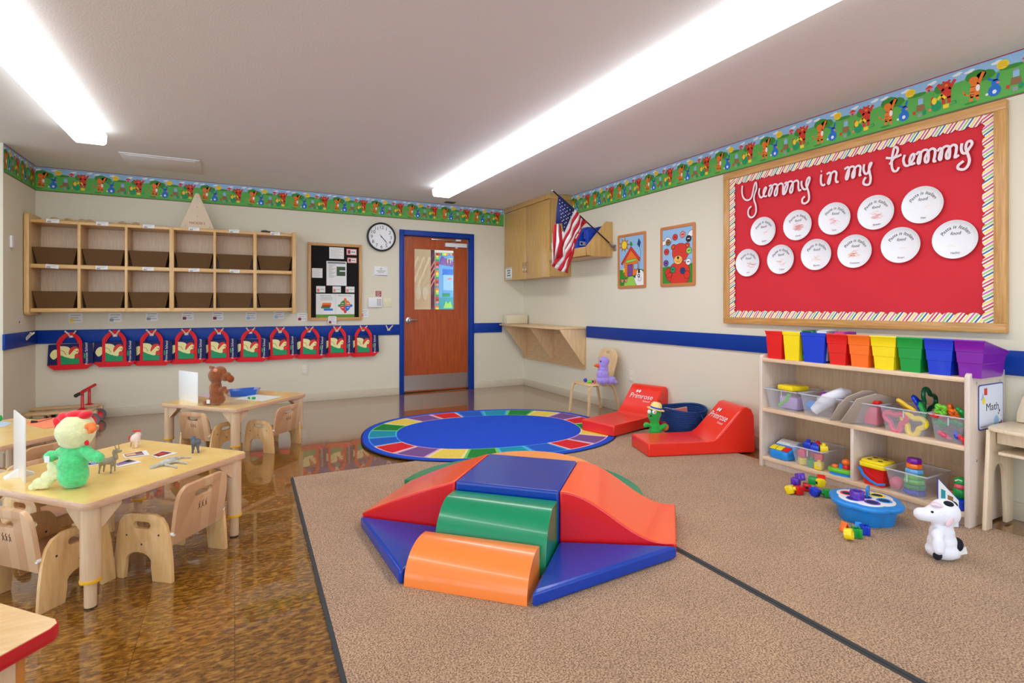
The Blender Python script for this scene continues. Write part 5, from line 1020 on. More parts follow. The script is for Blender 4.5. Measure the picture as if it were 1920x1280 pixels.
MB().box(xs-.018, xs-.003, -1.3, y_top-.03, .0, .0125, EDG).build('binding', r1, world=True)
r2 = carpet('beige carpet on the right of the dark seam, under the red loungers and floor toys', [(xs+.018, -1.3), (xe, -1.3), (xe, y_top-.03), (xs+.018, y_top-.03)])
MB().box(xs+.001, xs+.02, -1.3, y_top-.03, .0, .0125, EDG).build('binding', r2, world=True)
MB().box(xe, xe+.008, -1.3, y_top-.03, .0, .009, mat('tan_binding', (170, 130, 96), .8)).build('binding', r2, world=True)
# oval rug: centre line and radii from four floor points
ang = R(-12); ctr = Vector((2.12, 4.52, 0)); RA, RB = 1.15, .955
def rugc(nt, b, N, Lk): pass
def RM(n, c): return mat(n+'_rug_pile', c, .95, bump=.8, bscale=260, vary=.14, vscale=130)
RBL = RM('royal_blue', (0, 72, 206)); 
root = thing('oval_rug', 'oval blue classroom rug with a ring of coloured squares, reaching under the red lounger', 'rug', tuple(ctr), ang)
def sup(a, ra, rb, n=2.35):
    c, s_ = math.cos(a), math.sin(a); return (ra*math.copysign(abs(c)**(2/n), c), rb*math.copysign(abs(s_)**(2/n), s_))
N_ = 96; ring = lambda ra, rb: [sup(2*math.pi*i/N_, ra, rb) for i in range(N_)]
MB().prism(ring(RA+.012, RB+.012), .0112, .017, mat('dark_rug_edge', (24, 36, 74), .9)).build('binding', root)
MB().prism(ring(RA, RB), .0112, .019, RBL).build('pile', root)
b = MB(); cs_ = [('red', (216, 14, 30)), ('purple', (120, 76, 140)), ('gold', (252, 206, 84)), ('green', (0, 130, 44)), ('teal', (0, 146, 172)), ('blue', (12, 86, 196))]; LC = [(255, 190, 180), (210, 160, 210), (255, 235, 150), (120, 200, 90), (70, 190, 225), (60, 150, 230)]
ns = 22; off = .1
# arc-length spacing
dense = [sup(2*math.pi*i/720, RA*.93, RB*.90) for i in range(721)]; cum = [0]
for p_, q_ in zip(dense, dense[1:]): cum.append(cum[-1]+math.hypot(q_[0]-p_[0], q_[1]-p_[1]))
def ang_at(t):
    t = (t % 1)*cum[-1]
    for i in range(720):
        if cum[i+1] >= t: return 2*math.pi*(i+(t-cum[i])/(cum[i+1]-cum[i]))/720
    return 2*math.pi
for k in range(ns):
    t0, t1 = (k+off)/ns, (k+1+off)/ns; dl = .08/ns
    for inset, z, colr in ((0, .0193, LC[k % 6]), (1, .0197, cs_[k % 6][1])):
        e = inset*.014; a0, a1 = t0+inset*dl, t1-inset*dl; k_out, k_in = (.94-e, .66+e)
        pts_ = []; m_ = 5
        for i in range(m_+1): a = ang_at(a0+(a1-a0)*i/m_); pts_.append(sup(a, RA*(1-(1-k_out)*.72), RB*k_out))
        for i in range(m_, -1, -1): a = ang_at(a0+(a1-a0)*i/m_); pts_.append(sup(a, RA*(1-(1-k_in)*.76), RB*k_in))
        b.flat(pts_, RM('%s_%d' % (cs_[k % 6][0], inset), colr), None, z)
b.build('colour_squares', root)
# ================================================================ foam climber
fc = Vector((1.35, 2.50, .011)); fa = R(-44); T0 = Matrix.Translation(fc) @ Matrix.Rotation(fa, 4, 'Z'); CZ = .292; h = .263
def foam(name, label, cat, b, bev=.014, origin=(0, 0), **k):
    o = b.build(name, bev=bev, seg=4, sharp=50); o['label'] = label; o['category'] = cat; o.matrix_world = T0 @ Matrix.Translation((0, 0, .0005)); o['group'] = 'foam climber blocks'
    for v in o.data.vertices: v.co.x -= origin[0]; v.co.y -= origin[1]
    o.location = T0 @ Vector((origin[0], origin[1], 0)); return o
foam('foam_block', 'square dark blue vinyl foam block at the centre top of the climber', 'foam block', MB().box(-h, h, -h, h, 0, CZ, V_BLUE), .012)
# front steps (rounded prisms lying across)
def halfround(y_back, y_front, ht, x0, x1, flatr=.35):
    D = y_back-y_front; pr = [(0, 0), (0, ht*.93)]; pr += [(.01, ht*.99)]
    for i in range(0, 13):
        a = R(90-90*i/12); pr.append((D*flatr+D*(1-flatr)*math.cos(a), ht*math.sin(a)**.9 if i < 12 else 0.0))
    M1 = frame((x1, y_back, 0), (0, -1, 0), (0, 0, 1)); return MB().prism(pr[::-1], 0, x1-x0, None or V_GRN, M1)
b = halfround(-h-.002, -.52, .255, -h, h-.005); foam('foam_step', 'green rounded vinyl foam step against the blue block', 'foam step', b, .010, (0, -.39))
b = halfround(-.523, -.735, .15, -h-.035, h-.03, .25); b.mats = [V_OR2]; b.mats[0] = vinyl('tangerine', (255, 138, 60)); foam('foam_step', 'orange rounded vinyl foam step at the very front of the climber', 'foam step', b, .010, (0, -.6))
# left wedge, right slide
def skew(b, f):
    b.v = [f(*v) for v in b.v]; return b
n = 10; pr = [(-h-.002, 0), (-h-.002, .292)]
for i in range(1, n+1): t = i/n; pr.append((-h-.002-.53*t, .292+(.075-.292)*t+.012*math.sin(math.pi*t)))
pr.append((-h-.532, 0)); b = MB().prism(pr, -.262, .262, V_RED, frame((0, 0, 0), (1, 0, 0), (0, 0, 1)))
def recolor(b, top, fn):      # upper faces in a second vinyl colour
    i2 = b.mi(top)
    for k_, f in enumerate(b.f):
        vs = [Vector(b.v[i]) for i in f]; nrm = (vs[1]-vs[0]).cross(vs[2]-vs[0])
        if nrm.length and abs(nrm.normalized().z) > .35 and min(v.z for v in vs) > .02: b.m[k_] = i2
    return b
recolor(b, V_ROR, None); foam('foam_ramp', 'red and orange wedge foam ramp on the left of the blue block', 'foam ramp', b, .010, (-.5, 0))
pr = [(h+.002, 0), (h+.532, 0), (h+.532, .05)]
for i in range(14, -1, -1): t = i/14; pr.append((h+.002+.53*t, .06+.232*(.5+.5*math.cos(math.pi*min(1, t*1.06)))))
b = MB().prism(pr, -.262, .262, V_RED, frame((0, 0, 0), (1, 0, 0), (0, 0, 1))); recolor(b, V_ROR, None)
skew(b, lambda x, y, z: (x, y+(x-h)*.22+.004, z)); foam('foam_slide', 'red and orange wave-shaped foam slide on the right of the blue block', 'foam slide', b, .010, (.5, 0))
def pillow(poly, zt_, m, puff=.012):
    b = MB(); b.prism(poly, 0, zt_, m); return b
b = MB().prism([(-h-.002, -h-.004), (-.80, -h-.006), (-.318, -.735), (-.301, -.70), (-.301, -.524), (-h-.002, -.522)], 0, .062, V_BM); foam('foam_mat', 'blue triangular vinyl mat at the left front of the climber', 'foam mat', b, .014, (-.45, -.4))
b = MB().prism([(h+.002, -h-.004), (h-.008, -.745), (.80, -.158)], 0, .062, V_BM); foam('foam_mat', 'blue triangular vinyl mat at the right front of the climber', 'foam mat', b, .014, (.45, -.4))
hs = lambda cx, cy, r_, y0: [(cx-r_, y0)]+[(cx+r_*math.cos(math.pi-math.pi*i/28), max(y0, cy+r_*.98*math.sin(math.pi*i/28))) for i in range(29)]
b = MB().prism([(-.83, h+.01)]+[(-.1+.73*math.cos(R(a)), h+.05+.68*math.sin(R(a))) for a in range(175, 10, -6)]+[(.625, h+.105), (h+.01, h+.02)], 0, .08, V_GRN); foam('foam_step', 'low green half-round foam step behind the climber', 'foam step', b, .014, (-.1, .55))
b = MB().prism([(-.55, h+.008)]+[(-.06+.45*math.cos(R(a)), h+.05+.50*math.sin(R(a))) for a in range(175, 10, -6)]+[(.385, h+.06), (h+.01, h+.02)], .081, .175, vinyl('pale_orange', (255, 160, 84))); foam('foam_step', 'light orange half-round foam step stacked behind the blue block', 'foam step', b, .014, (-.05, .5))
# ================================================================ red loungers
def lounger(label, A0, ang_, L, W_, hb=.34, hs_=.085, sl=.20):
    r = thing('foam_lounger', label, 'lounger', tuple(A0), ang_, 'red vinyl loungers')
    # profile along +x: flat seat then sloped back
    xs_ = L*.60; pr = [(0, 0), (L, 0), (L-.01, hb*.8), (L-.035, hb-.02), (L-.075, hb), (L-.12, hb-.012)]
    pr += [(xs_+(L-.12-xs_)*t, hs_+(hb-.012-hs_)*(t**1.05)) for t in (.85, .6, .35, .15)]+[(xs_-.01, hs_+.004), (xs_-.06, hs_), (.0, hs_)]
    b = MB().prism(pr, -W_/2, W_/2, V_LRED, frame((0, 0, 0), (1, 0, 0), (0, 0, 1))); b.v = [(x, y, z) for x, y, z in b.v]
    b.build('cushion', r, bev=.012, seg=3, sharp=50)
    # lettering on the back slope
    p0 = Vector((xs_, 0, hs_)); p1 = Vector((L-.12, 0, hb-.012)); up_ = (p1-p0).normalized(); M1 = frame(tuple(p0.lerp(p1, .56)), (0, -1, 0), tuple(up_)) @ Matrix.Translation((0, 0, .004)); M1 = frame(tuple(p0.lerp(p1, .54)), (0, -1, 0), tuple(up_))
    nrm = Vector(M1.col[2][:3]); M1 = Matrix.Translation(nrm*.006) @ M1
    q = MB(); q.text('Primrose', .085, WHITE, M1, 0, wx=.85)
    for x_ in (-.075, -.045): q.disc(x_, .085, .012, WHITE, M1, 0, ry=.018, n=10)
    q.text('School', .03, WHITE, M1 @ Matrix.Translation((.08, -.035, 0)), 0); q.build('lettering', r); return r
def from_floor(p_left, p_right, back, label, ex=0):
    a, c = F(*p_left), F(*p_right); w_ = (a-c).length; m_ = (a+c)/2; d = F(*back)-c; return a, c, m_, w_, d
# lounger near the turtle (B): front edge from left to near corner
a = F(1184, 838); c = F(1217, 859); m_ = (a+c)/2; w_ = .42; dr = Vector((.94, -.34, 0)).normalized()
an = math.atan2(F(1421, 852).y-c.y, F(1421, 852).x-c.x)
LB_ = Vector((2.885, 3.325, .012)); lounger('red vinyl floor lounger with white lettering, next to the wooden toy shelf', LB_, R(-19), .90, .35, .365, .10)
LA_ = Vector((2.925, 3.94, .0195)); lounger('red vinyl floor lounger with white lettering, between the chair and the blue basket', LA_, R(15), .92, .37, .36, .10)
# ================================================================ toy shelf
X0, X1, YA, YB = 3.415, 3.815, 1.367, 2.632
SHW = wood('maple_veneer', (224, 192, 156), (238, 210, 176), .4, (10, 1, 10), 4); SHV = wood('pale_maple_panel', (222, 202, 186), (232, 214, 198), .4, (10, 10, 1), 4); SBK = wood('shelf_back', (206, 172, 132), (220, 188, 150), .5, (12, 12, 1), 4)
root = thing('toy_shelf', 'low open maple toy shelf against the right wall, Math sign on its end', 'shelf', ((X0+X1)/2, (YA+YB)/2, 0))
for y in (YA, YB-.026):
    b = MB(); b.prism([(X0, .0115), (X1, .0115), (X1, .825)]+arc(X0+.03, .795, .03, 90, 180, 5), 0, -.026, SHV, frame((0, y, 0), (1, 0, 0), (0, 0, 1)), bev=.004)
    if y == YA:
        for z in (.06, .36, .77):
            for x in (X0+.07, X1-.07): b.lathe([(0, 0), (.007, 0), (.006, .002), (0, .002)], STEEL, frame((x, y, z), (1, 0, 0), (0, 0, 1)), 10, capped=False)
    b.build('end_panel', root, world=True)
for nm, z0, z1, xf in (('top_board', .775, .80, X0+.002), ('shelf_board', .412, .437, X0+.004), ('bottom_board', .06, .085, X0+.004)): MB().box(xf, X1-.01, YA+.026, YB-.026, z0, z1, SHW, bev=.002).build(nm, root, world=True)
MB().box(X1-.012, X1-.002, YA+.02, YB-.02, .03, .79, SBK).build('back_panel', root, world=True)
MB().box(X0+.006, X1-.02, 1.963, 1.983, .0855, .4115, SHV, bev=.002).build('divider', root, world=True)
MB().box(X0+.03, X0+.045, YA+.026, YB-.026, .0115, .06, SHV).build('toe_board', root, world=True)
# Math sign
b = MB(); Mm = frame((3.50, YA-.001, .515), (1, 0, 0), (0, 0, 1)); w_, h_ = .285, .243; SB = mat('sign_blue_edge', (30, 66, 160), .4)
b.prism(rrect(0, w_, 0, h_, .018), 0, .002, SB, Mm); b.flat(rrect(.006, w_-.006, .006, h_-.006, .014), mat('sign_white', (226, 232, 246), .4), Mm, .0024)
b.text('Math', .06, BLACK, Mm @ Matrix.Translation((.155, .098, 0)), .0028, wx=1.25)
b.flat([(.025, .16), (.045, .20), (.065, .16)], A['sky'], Mm, .0028); b.flat([(.06, .185), (.095, .185), (.095, .222), (.06, .222)], A['red'], Mm, .003); b.disc(.055, .155, .018, A['yellow'], Mm, .0032)
for x, y, c, r_ in ((.2, .03, 'sky', .03), (.235, .05, 'white', .02), (.235, .09, 'black', .007), (.225, .075, 'black', .005), (.25, .06, 'black', .006), (.235, .03, 'navy', .012), (.255, .025, 'red', .01), (.21, .028, 'lgreen', .01)): b.disc(x, y, r_, A[c], Mm, .003+.0002*r_*100, ry=r_*1.2)
b.rect(.02, .08, .016, .019, GREYINK, Mm, .003)
solo(b, 'shelf_sign', 'white blue-edged sign reading Math with shapes on the shelf end', 'sign')
# ---- book bins on top
def bin_(name, yc, w_, m, step, lab, x=3.425):
    r = thing(name, lab, 'bin', (x, yc, .8005), 0, 'coloured bins along the toy shelf top'); Hh = .195; D = .27
    secs = [(0, .72), (.075, .80), (.077, .84), (.135, .90), (.137, .94), (Hh-.006, .985), (Hh-.005, 1.0), (Hh, 1.0)] if step else [(0, .78), (Hh-.02, .95), (Hh-.019, 1.0), (Hh, 1.0)]
    vs = []; fs = []
    for z, k in secs:
        hw = w_/2*k; xf = .012*(1-k)*4; xb = D-.03*(1-k)*3; zb_ = z*(.62 if z > .1 else 1) if z > .1 else z
        zb_ = z if z < .1 else .1+(z-.1)*.35
        vs += [(xf, -hw, z), (xb, -hw, zb_), (xb, hw, zb_), (xf, hw, z)]
    n = len(secs)
    for j in range(n-1):
        for i in range(4): a = j*4+i; c = j*4+(i+1) % 4; fs.append((a, c, c+4, a+4))
    fs.append((3, 2, 1, 0)); k0 = (n-1)*4; base = len(vs)
    top = vs[k0:k0+4]; vs += [(x_+(.008 if x_ < .1 else -.008), y_*.91, z_) for x_, y_, z_ in top]+[(x_*.9+.02, y_*.68, .006) for x_, y_, z_ in top]
    for i in range(4): j = (i+1) % 4; fs += [(k0+i, k0+j, base+j, base+i), (base+i, base+j, base+4+j, base+4+i)]
    fs.append((base+4, base+5, base+6, base+7)); b = MB().add(vs, fs, m); b.build('tub', r, bev=.002)
    b = MB(); t_ = top; b.tube([t_[0], t_[1], t_[2], t_[3]], .005, m, closed=True, seg=6); b.build('rim', r); return r
bins = [(2.521, .134, P_RED, 0, 'red bin at the far end of the toy shelf top'), (2.387, .13, P_YEL, 0, 'narrow yellow bin between red and blue plain bins on the toy shelf top'), (2.229, .172, P_BLU, 0, 'wide plain blue bin holding cards on the toy shelf top'), (2.072, .134, P_RED, 1, 'red ribbed bin between blue and orange bins on the toy shelf'), (1.936, .134, P_ORG, 1, 'orange ribbed bin on the toy shelf top'), (1.796, .142, P_YEL, 1, 'yellow ribbed bin between orange and green bins on the toy shelf'), (1.656, .134, P_GRN, 1, 'green ribbed bin on the toy shelf top'), (1.514, .14, P_BLU, 1, 'blue ribbed bin between green and purple bins on the toy shelf'), (1.376, .132, P_PUR, 1, 'purple ribbed bin at the near end of the toy shelf top')]
for i, (y, w_, m, st, lab) in enumerate(bins): bin_('book_bin', y, w_, m, st, lab)
for y, x, h_, m, m2, lab in ((2.30, 3.53, .21, A['emerald'], A['black'], 'dark green picture card box standing in the wide blue bin'), (2.19, 3.52, .215, A['grey'], A['white'], 'grey picture card box standing in the wide blue bin'), (2.075, 3.52, .212, P_PUR, P_PNK, 'purple card box standing in the ribbed red bin'), (1.93, 3.54, .18, P_ORG, P_PUR, 'card box with purple edge standing in the orange bin')):
    b = MB().box(x-.06, x+.06, y-.04, y+.04, .815, .80+h_, m, bev=.002); b.box(x-.061, x-.0595, y-.03, y+.03, .84, .795+h_, m2); b.box(x-.05, x+.05, y-.03, y+.03, .799+h_, .802+h_, m2); solo(b, 'card_box', lab, 'card box')
# ---- clear totes
CLR = mat('frosted_clear_plastic', (214, 220, 232), .18, alpha=.27, spec=.6); CLRR = mat('frosted_rim', (222, 226, 236), .2, alpha=.62)
def tote_box(yc, w_, z, lab, x=3.425, Hh=.145, D=.27):
    r = thing('clear_tote', lab, 'storage tote', (x, yc, z+.0005), 0, 'clear totes on the toy shelf'); h = w_/2; t_ = .82
    top = [(0, -h), (D, -h), (D, h), (0, h)]; bot = [(.02, -h*t_), (D-.02, -h*t_), (D-.02, h*t_), (.02, h*t_)]
    vs = [(a, c, Hh) for a, c in top]+[(a, c, 0) for a, c in bot]; fs = [(i+4, (i+1) % 4+4, (i+1) % 4, i) for i in range(4)]+[(7, 6, 5, 4)]
    MB().add(vs, fs, CLR).build('tub', r, bev=.006, seg=2)
    b = MB(); b.prism([(-.008, -h-.006), (D+.008, -h-.006), (D+.008, h+.006), (-.008, h+.006)], Hh-.004, Hh+.002, CLRR, None, holes=[top]); b.box(-.004, -.001, -.012, -.006, Hh-.05, Hh-.008, CLRR); b.build('rim', r); return r
zc = .437
tote_box(2.467, .24, zc, 'clear tote with a yellow lidded toy, far left of the middle toy shelf')
tote_box(2.203, .235, zc, 'clear tote with a feathery white toy, second from the left on the middle toy shelf')
tote_box(1.949, .24, zc, 'clear tote holding wooden puzzle boards, centre of the middle toy shelf')
tote_box(1.693, .24, zc, 'clear tote of big wavy chain links, second from the right on the middle toy shelf')
tote_box(1.475, .155, zc, 'clear tote of small colourful shapes, far right of the middle toy shelf')
def tag_solo(b, nm, lab, cat, **k): return solo(b, nm, lab, cat, **k)
V = Vector
b = MB(); b.box(3.50, 3.64, 2.39, 2.53, .445, .53, mat('lilac_plastic', (190, 160, 222), .4), bev=.01); b.prism([(3.47, 2.41), (3.62, 2.38), (3.64, 2.52), (3.49, 2.54)], .575, .612, P_YEL, bev=.01); b.tube([(3.46, 2.50, .47), (3.455, 2.44, .52), (3.46, 2.42, .56)], .012, P_LIM); tag_solo(b, 'toy_camera', 'purple and lime toy with yellow lid in the far left clear tote', 'toy')
b = MB(); b.tube([(3.47, 2.25, .47), (3.50, 2.18, .55), (3.56, 2.11, .61), (3.60, 2.09, .61)], [.03, .045, .035, .02], F_WHT, seg=12); b.build('d') if False else None; tag_solo(b, 'toy_feather', 'white fluffy toy leaning out of the second clear tote', 'toy')
b = MB(); b.ball((3.49, 2.28, .50), .035, P_CYN); tag_solo(b, 'toy_ball', 'light blue ball in the second clear tote', 'ball')
b = MB(); b.ball((3.53, 2.215, .573), .026, P_PUR); tag_solo(b, 'toy_ball', 'small purple ball on the rim of the second clear tote', 'ball')
PZ = mat('grey_brown_board', (172, 156, 140), .5); 
b = MB(); M1 = frame((3.47, 2.03, .45), (.25, -.15, 0), (0.1, -.55, 1)); b.prism([(-.11, 0), (.11, 0), (.115, .12), (.10, .19), (.05, .235), (-.03, .235), (-.10, .19), (-.12, .12)], 0, .012, PZ, M1, bev=.003); tag_solo(b, 'puzzle_board', 'rounded wooden puzzle board leaning in the centre clear tote', 'puzzle')
b = MB(); M1 = frame((3.47, 1.965, .45), (.25, -.15, 0), (0.12, -.62, 1)); b.prism([(-.11, 0), (.11, 0), (.12, .2), (-.03, .235), (-.12, .19)], 0, .012, PZ, M1, bev=.003); tag_solo(b, 'puzzle_board', 'angular wooden puzzle board leaning in front of the rounded one', 'puzzle')
b = MB(); b.prism([(0, 0), (.16, .02), (.15, .10), (.02, .08)], .575, .60, P_RED, Matrix.Translation((3.46, 1.84, 0)), bev=.006); b.prism([(.02, .01), (.1, .03), (.09, .07), (.03, .06)], .602, .615, P_CYN, Matrix.Translation((3.48, 1.84, 0)), bev=.004); b.box(3.47, 3.56, 1.85, 1.93, .45, .56, P_PNK, bev=.01); tag_solo(b, 'toy_pieces', 'red and blue play pieces on the near side of the centre clear tote', 'toy')
def link(c, R_, m, lab, tilt=(0, 0), g=None, n=3, tr=.011):
    b = MB(); pts = []
    for i in range(36):
        a = 2*math.pi*i/36; rr = R_*(1+.32*math.cos(n*a)); pts.append((rr*math.cos(a), rr*math.sin(a), 0))
    M1 = Matrix.Translation(c) @ Matrix.Rotation(tilt[0], 4, 'X') @ Matrix.Rotation(tilt[1], 4, 'Y'); b.tube(pts, tr, m, M1, closed=True, seg=8)
    return solo(b, 'chain_link', lab, 'toy link', group=g)
link((3.452, 1.74, .505), .048, P_PNK, 'pink wavy chain link pressed against the front of its clear tote', (0, R(84)), tr=.015)
link((3.46, 1.65, .50), .05, P_YEL, 'yellow wavy chain link behind the pink one in its clear tote', (R(10), R(84)), tr=.015)
link((3.50, 1.70, .585), .045, mat('mustard_plastic', (240, 196, 60), .3), 'mustard chain link lying on the tote of links', (R(30), R(30)))
link((3.55, 1.66, .60), .045, P_BLU, 'blue chain link lying on the tote of links', (R(60), R(10)))
link((3.60, 1.64, .62), .065, mat('dark_green_plastic', (8, 100, 66), .3), 'dark green chain link standing up out of the tote of links', (R(90), R(0)), tr=.012)
link((3.50, 1.62, .58), .03, P_GRN, 'green ring lying beside the blue link on the tote', (R(70), R(20)), n=0)
bb = [((3.46, 1.50, .47), P_PNK), ((3.47, 1.44, .475), P_BLU), ((3.45, 1.41, .46), P_RED), ((3.46, 1.52, .53), P_GRN), ((3.47, 1.45, .54), P_GRN), ((3.45, 1.53, .57), P_RED), ((3.50, 1.47, .585), P_ORG), ((3.52, 1.42, .58), P_BLU), ((3.49, 1.53, .60), P_LIM), ((3.48, 1.43, .60), P_GRN), ((3.53, 1.50, .60), P_ORG)]
cn = ['pink', 'blue', 'red', 'green', 'second green', 'upper red', 'orange', 'small blue', 'lime', 'top green', 'rear orange']
for (c, m), nme in zip(bb, cn): link(c, .021, m, '%s ring shape in the far right clear tote' % nme, (random.uniform(0, 1.5), random.uniform(0, 1.5)), 'ring shapes in the far right tote', n=4, tr=.011)
# ---- lower shelf
zl = .085
b = MB(); b.prism(smooth2([(3.46, 2.58), (3.44, 2.50), (3.45, 2.43), (3.62, 2.42), (3.64, 2.5), (3.62, 2.59)], 3, True), zl, zl+.06, P_CYN, bev=.012); root = thing('toy_piano', 'blue toy keyboard with yellow and red keys at the bottom toy shelf far left', 'toy', (3.54, 2.5, zl)); b.build('body', root, world=True)
b = MB(); M1 = Matrix.Translation((3.53, 2.5, zl+.075)) @ Matrix.Rotation(R(-20), 4, 'Y'); b.box(-.07, .08, -.085, .085, -.012, .012, P_CYN, M1, bev=.01); b.build('case', root, world=True)
for i, c in enumerate((P_YEL, P_YEL, P_RED)): q = MB(); q.box(-.075, -.02, .055-i*.05-.022, .055-i*.05+.022, .012, .018, c, M1, bev=.002); q.build('key', root, world=True)
q = MB(); q.box(.0, .07, -.07, .07, .012, .02, WHITE, M1, bev=.003); q.build('song_panel', root, world=True)
tote_box(2.275, .22, zl, 'clear tote of coloured blocks on the bottom toy shelf', Hh=.13)
def cube(c, s_, m, lab, rot=0, g=None, stud=True, nm='toy_block'):
    b = MB(); b.box(-s_/2, s_/2, -s_/2, s_/2, 0, s_, m, bev=s_*.1)
    if stud: b.lathe([(s_*.26, s_), (s_*.26, s_*1.28), (s_*.2, s_*1.32), (0, s_*1.32)], m, None, 12, capped=False)
    return solo(b, nm, lab, 'toy block', loc=c, rz=rot, group=g)
for c, m, n_ in (((3.475, 2.335, zl+.004), P_YEL, 'low yellow block'), ((3.48, 2.27, zl+.004), P_GRN, 'low green block'), ((3.465, 2.21, zl+.004), P_YEL, 'front yellow block'), ((3.47, 2.33, zl+.056), P_PNK, 'pink block'), ((3.48, 2.22, zl+.056), P_RED, 'red block'), ((3.53, 2.29, zl+.056), P_RED, 'rear red block'), ((3.50, 2.31, zl+.112), P_BLU, 'top blue block'), ((3.52, 2.255, zl+.112), P_RED, 'top red block'), ((3.50, 2.20, zl+.112), P_YEL, 'top yellow block'), ((3.46, 2.235, zl+.112), P_BLU, 'second top blue block')): cube(c, .048, m, n_+' in the clear tote on the bottom toy shelf', random.uniform(0, 1))
root = thing('toy_boat', 'green and blue toy boat with orange captain, bottom toy shelf left of divider', 'toy boat', (3.50, 2.075, zl))
bo = smooth2([(-.075, 0), (-.05, .04), (.04, .045), (.085, .02), (.085, -.02), (.04, -.045), (-.05, -.04)], 3, True); rot = Matrix.Rotation(R(-75), 4, 'Z'); Mb = Matrix.Translation((3.49, 2.08, zl)) @ rot
MB().prism([(x*.9, y*.9) for x, y in bo], 0, .018, P_CYN, Mb).build('hull', root, world=True); MB().prism(bo, .018, .042, P_LIM, Mb, bev=.006).build('deck', root, world=True)
q = MB(); q.lathe([(.02, .04), (.022, .06), (.018, .07)], P_RED, Mb @ Matrix.Translation((.03, 0, 0)), 14); q.ball((.03, 0, .085), (.026, .026, .022), P_ORG, Mb); q.build('captain', root, world=True); q = MB(); q.ball((-.035, 0, .048), (.022, .018, .014), P_ORG, Mb); q.box(-.01, .01, -.01, .01, .04, .07, P_CYN, Mb); q.build('cabin', root, world=True)
root = thing('shape_bucket', 'red toy bucket with yellow shape lid and blue handle right of the divider', 'toy bucket', (3.50, 1.865, zl)); Mb = Matrix.Translation((3.505, 1.866, zl))
b = MB(); p0 = rrect(-.055, .055, -.055, .055, .015, 4); p1 = rrect(-.066, .066, -.066, .066, .018, 4); n = len(p0); b.add([(x, y, 0) for x, y in p0]+[(x, y, .115) for x, y in p1], [(i, (i+1) % n, (i+1) % n+n, i+n) for i in range(n)]+[tuple(range(n))[::-1], tuple(range(n, 2*n))], P_RED, Mb); b.build('bucket', root, world=True)
b = MB(); b.prism(rrect(-.078, .078, -.078, .078, .03, 5), .108, .135, P_YEL, Mb, bev=.006); b.prism(rrect(-.07, .07, -.07, .07, .028, 5), .135, .15, P_YEL, Mb, bev=.006)
for x, y in ((-.03, -.03), (.03, -.03), (-.03, .03), (.03, .03)): b.disc(x, y, .014, DARKB, Mb, .1506)
b.build('lid', root, world=True); MB().tube([V((-.074, .07, .10)), V((-.082, .04, .06)), V((-.085, 0, .035)), V((-.082, -.04, .02)), V((-.07, -.078, .03))], .006, P_CYN, Mb, flatw=.016).build('handle', root, world=True)
tote_box(1.675, .215, zl, 'clear tote holding stacking rings and balls on the bottom toy shelf', Hh=.135)
b = MB(); b.ball((3.475, 1.745, zl+.05), .036, P_PNK); solo(b, 'toy_ball', 'pink ball in the clear tote of stacking rings', 'ball')
def ring(c, R_, m, lab):
    b = MB(); b.lathe([(R_*.3, 0), (R_*.95, .002), (R_*1.05, .014), (R_*.95, .027), (R_*.3, .029)], m, Matrix.Translation(c), 24); k = len(b.v); b.v = [(c[0]+(x-c[0])*(1+.07*math.cos(8*math.atan2(y-c[1], x-c[0]))), c[1]+(y-c[1])*(1+.07*math.cos(8*math.atan2(y-c[1], x-c[0]))), z) for x, y, z in b.v]; return solo(b, 'stacking_ring', lab, 'stacking ring', group='stacking rings')
for i, (R_, m, n_) in enumerate(((.052, P_BLU, 'blue, bottom of the stack'), (.05, P_GRN, 'green, second from the bottom'), (.048, P_LIM, 'lime, third from the bottom'), (.044, P_LIM, 'lime, just below the rim'), (.042, P_LBL, 'pale blue, just above the tote rim'), (.037, P_ORG, 'orange, second from the top'), (.034, P_PUR, 'purple, top of the stack'))): ring((3.50, 1.665, zl+.006+i*.0295), R_, m, 'scalloped stacking ring, '+n_)
root = thing('toy_caterpillar', 'green smiling toy on a blue base, bottom toy shelf by the end panel', 'toy', (3.47, 1.435, zl))
MB().lathe([(.042, 0), (.047, .006), (.045, .05), (.03, .058)], P_BLU, Matrix.Translation((3.475, 1.437, zl)), 24).build('base', root, world=True)
b = MB(); b.ball((3.475, 1.432, zl+.09), (.035, .035, .04), P_GRN); b.ball((3.475, 1.432, zl+.145), (.03, .03, .026), P_GRN); b.build('body', root, world=True); b = MB(); b.ball((3.462, 1.43, zl+.123), (.026, .026, .016), P_PNK); b.tube([(3.447, 1.445, zl+.152), (3.445, 1.43, zl+.162), (3.45, 1.415, zl+.157)], .003, WHITE); b.build('face', root, world=True)
b = MB(); b.ball((3.52, 1.50, zl+.035), (.035, .05, .035), P_ORG); solo(b, 'toy_ball', 'orange toy lying behind the blue base on the bottom shelf', 'toy')
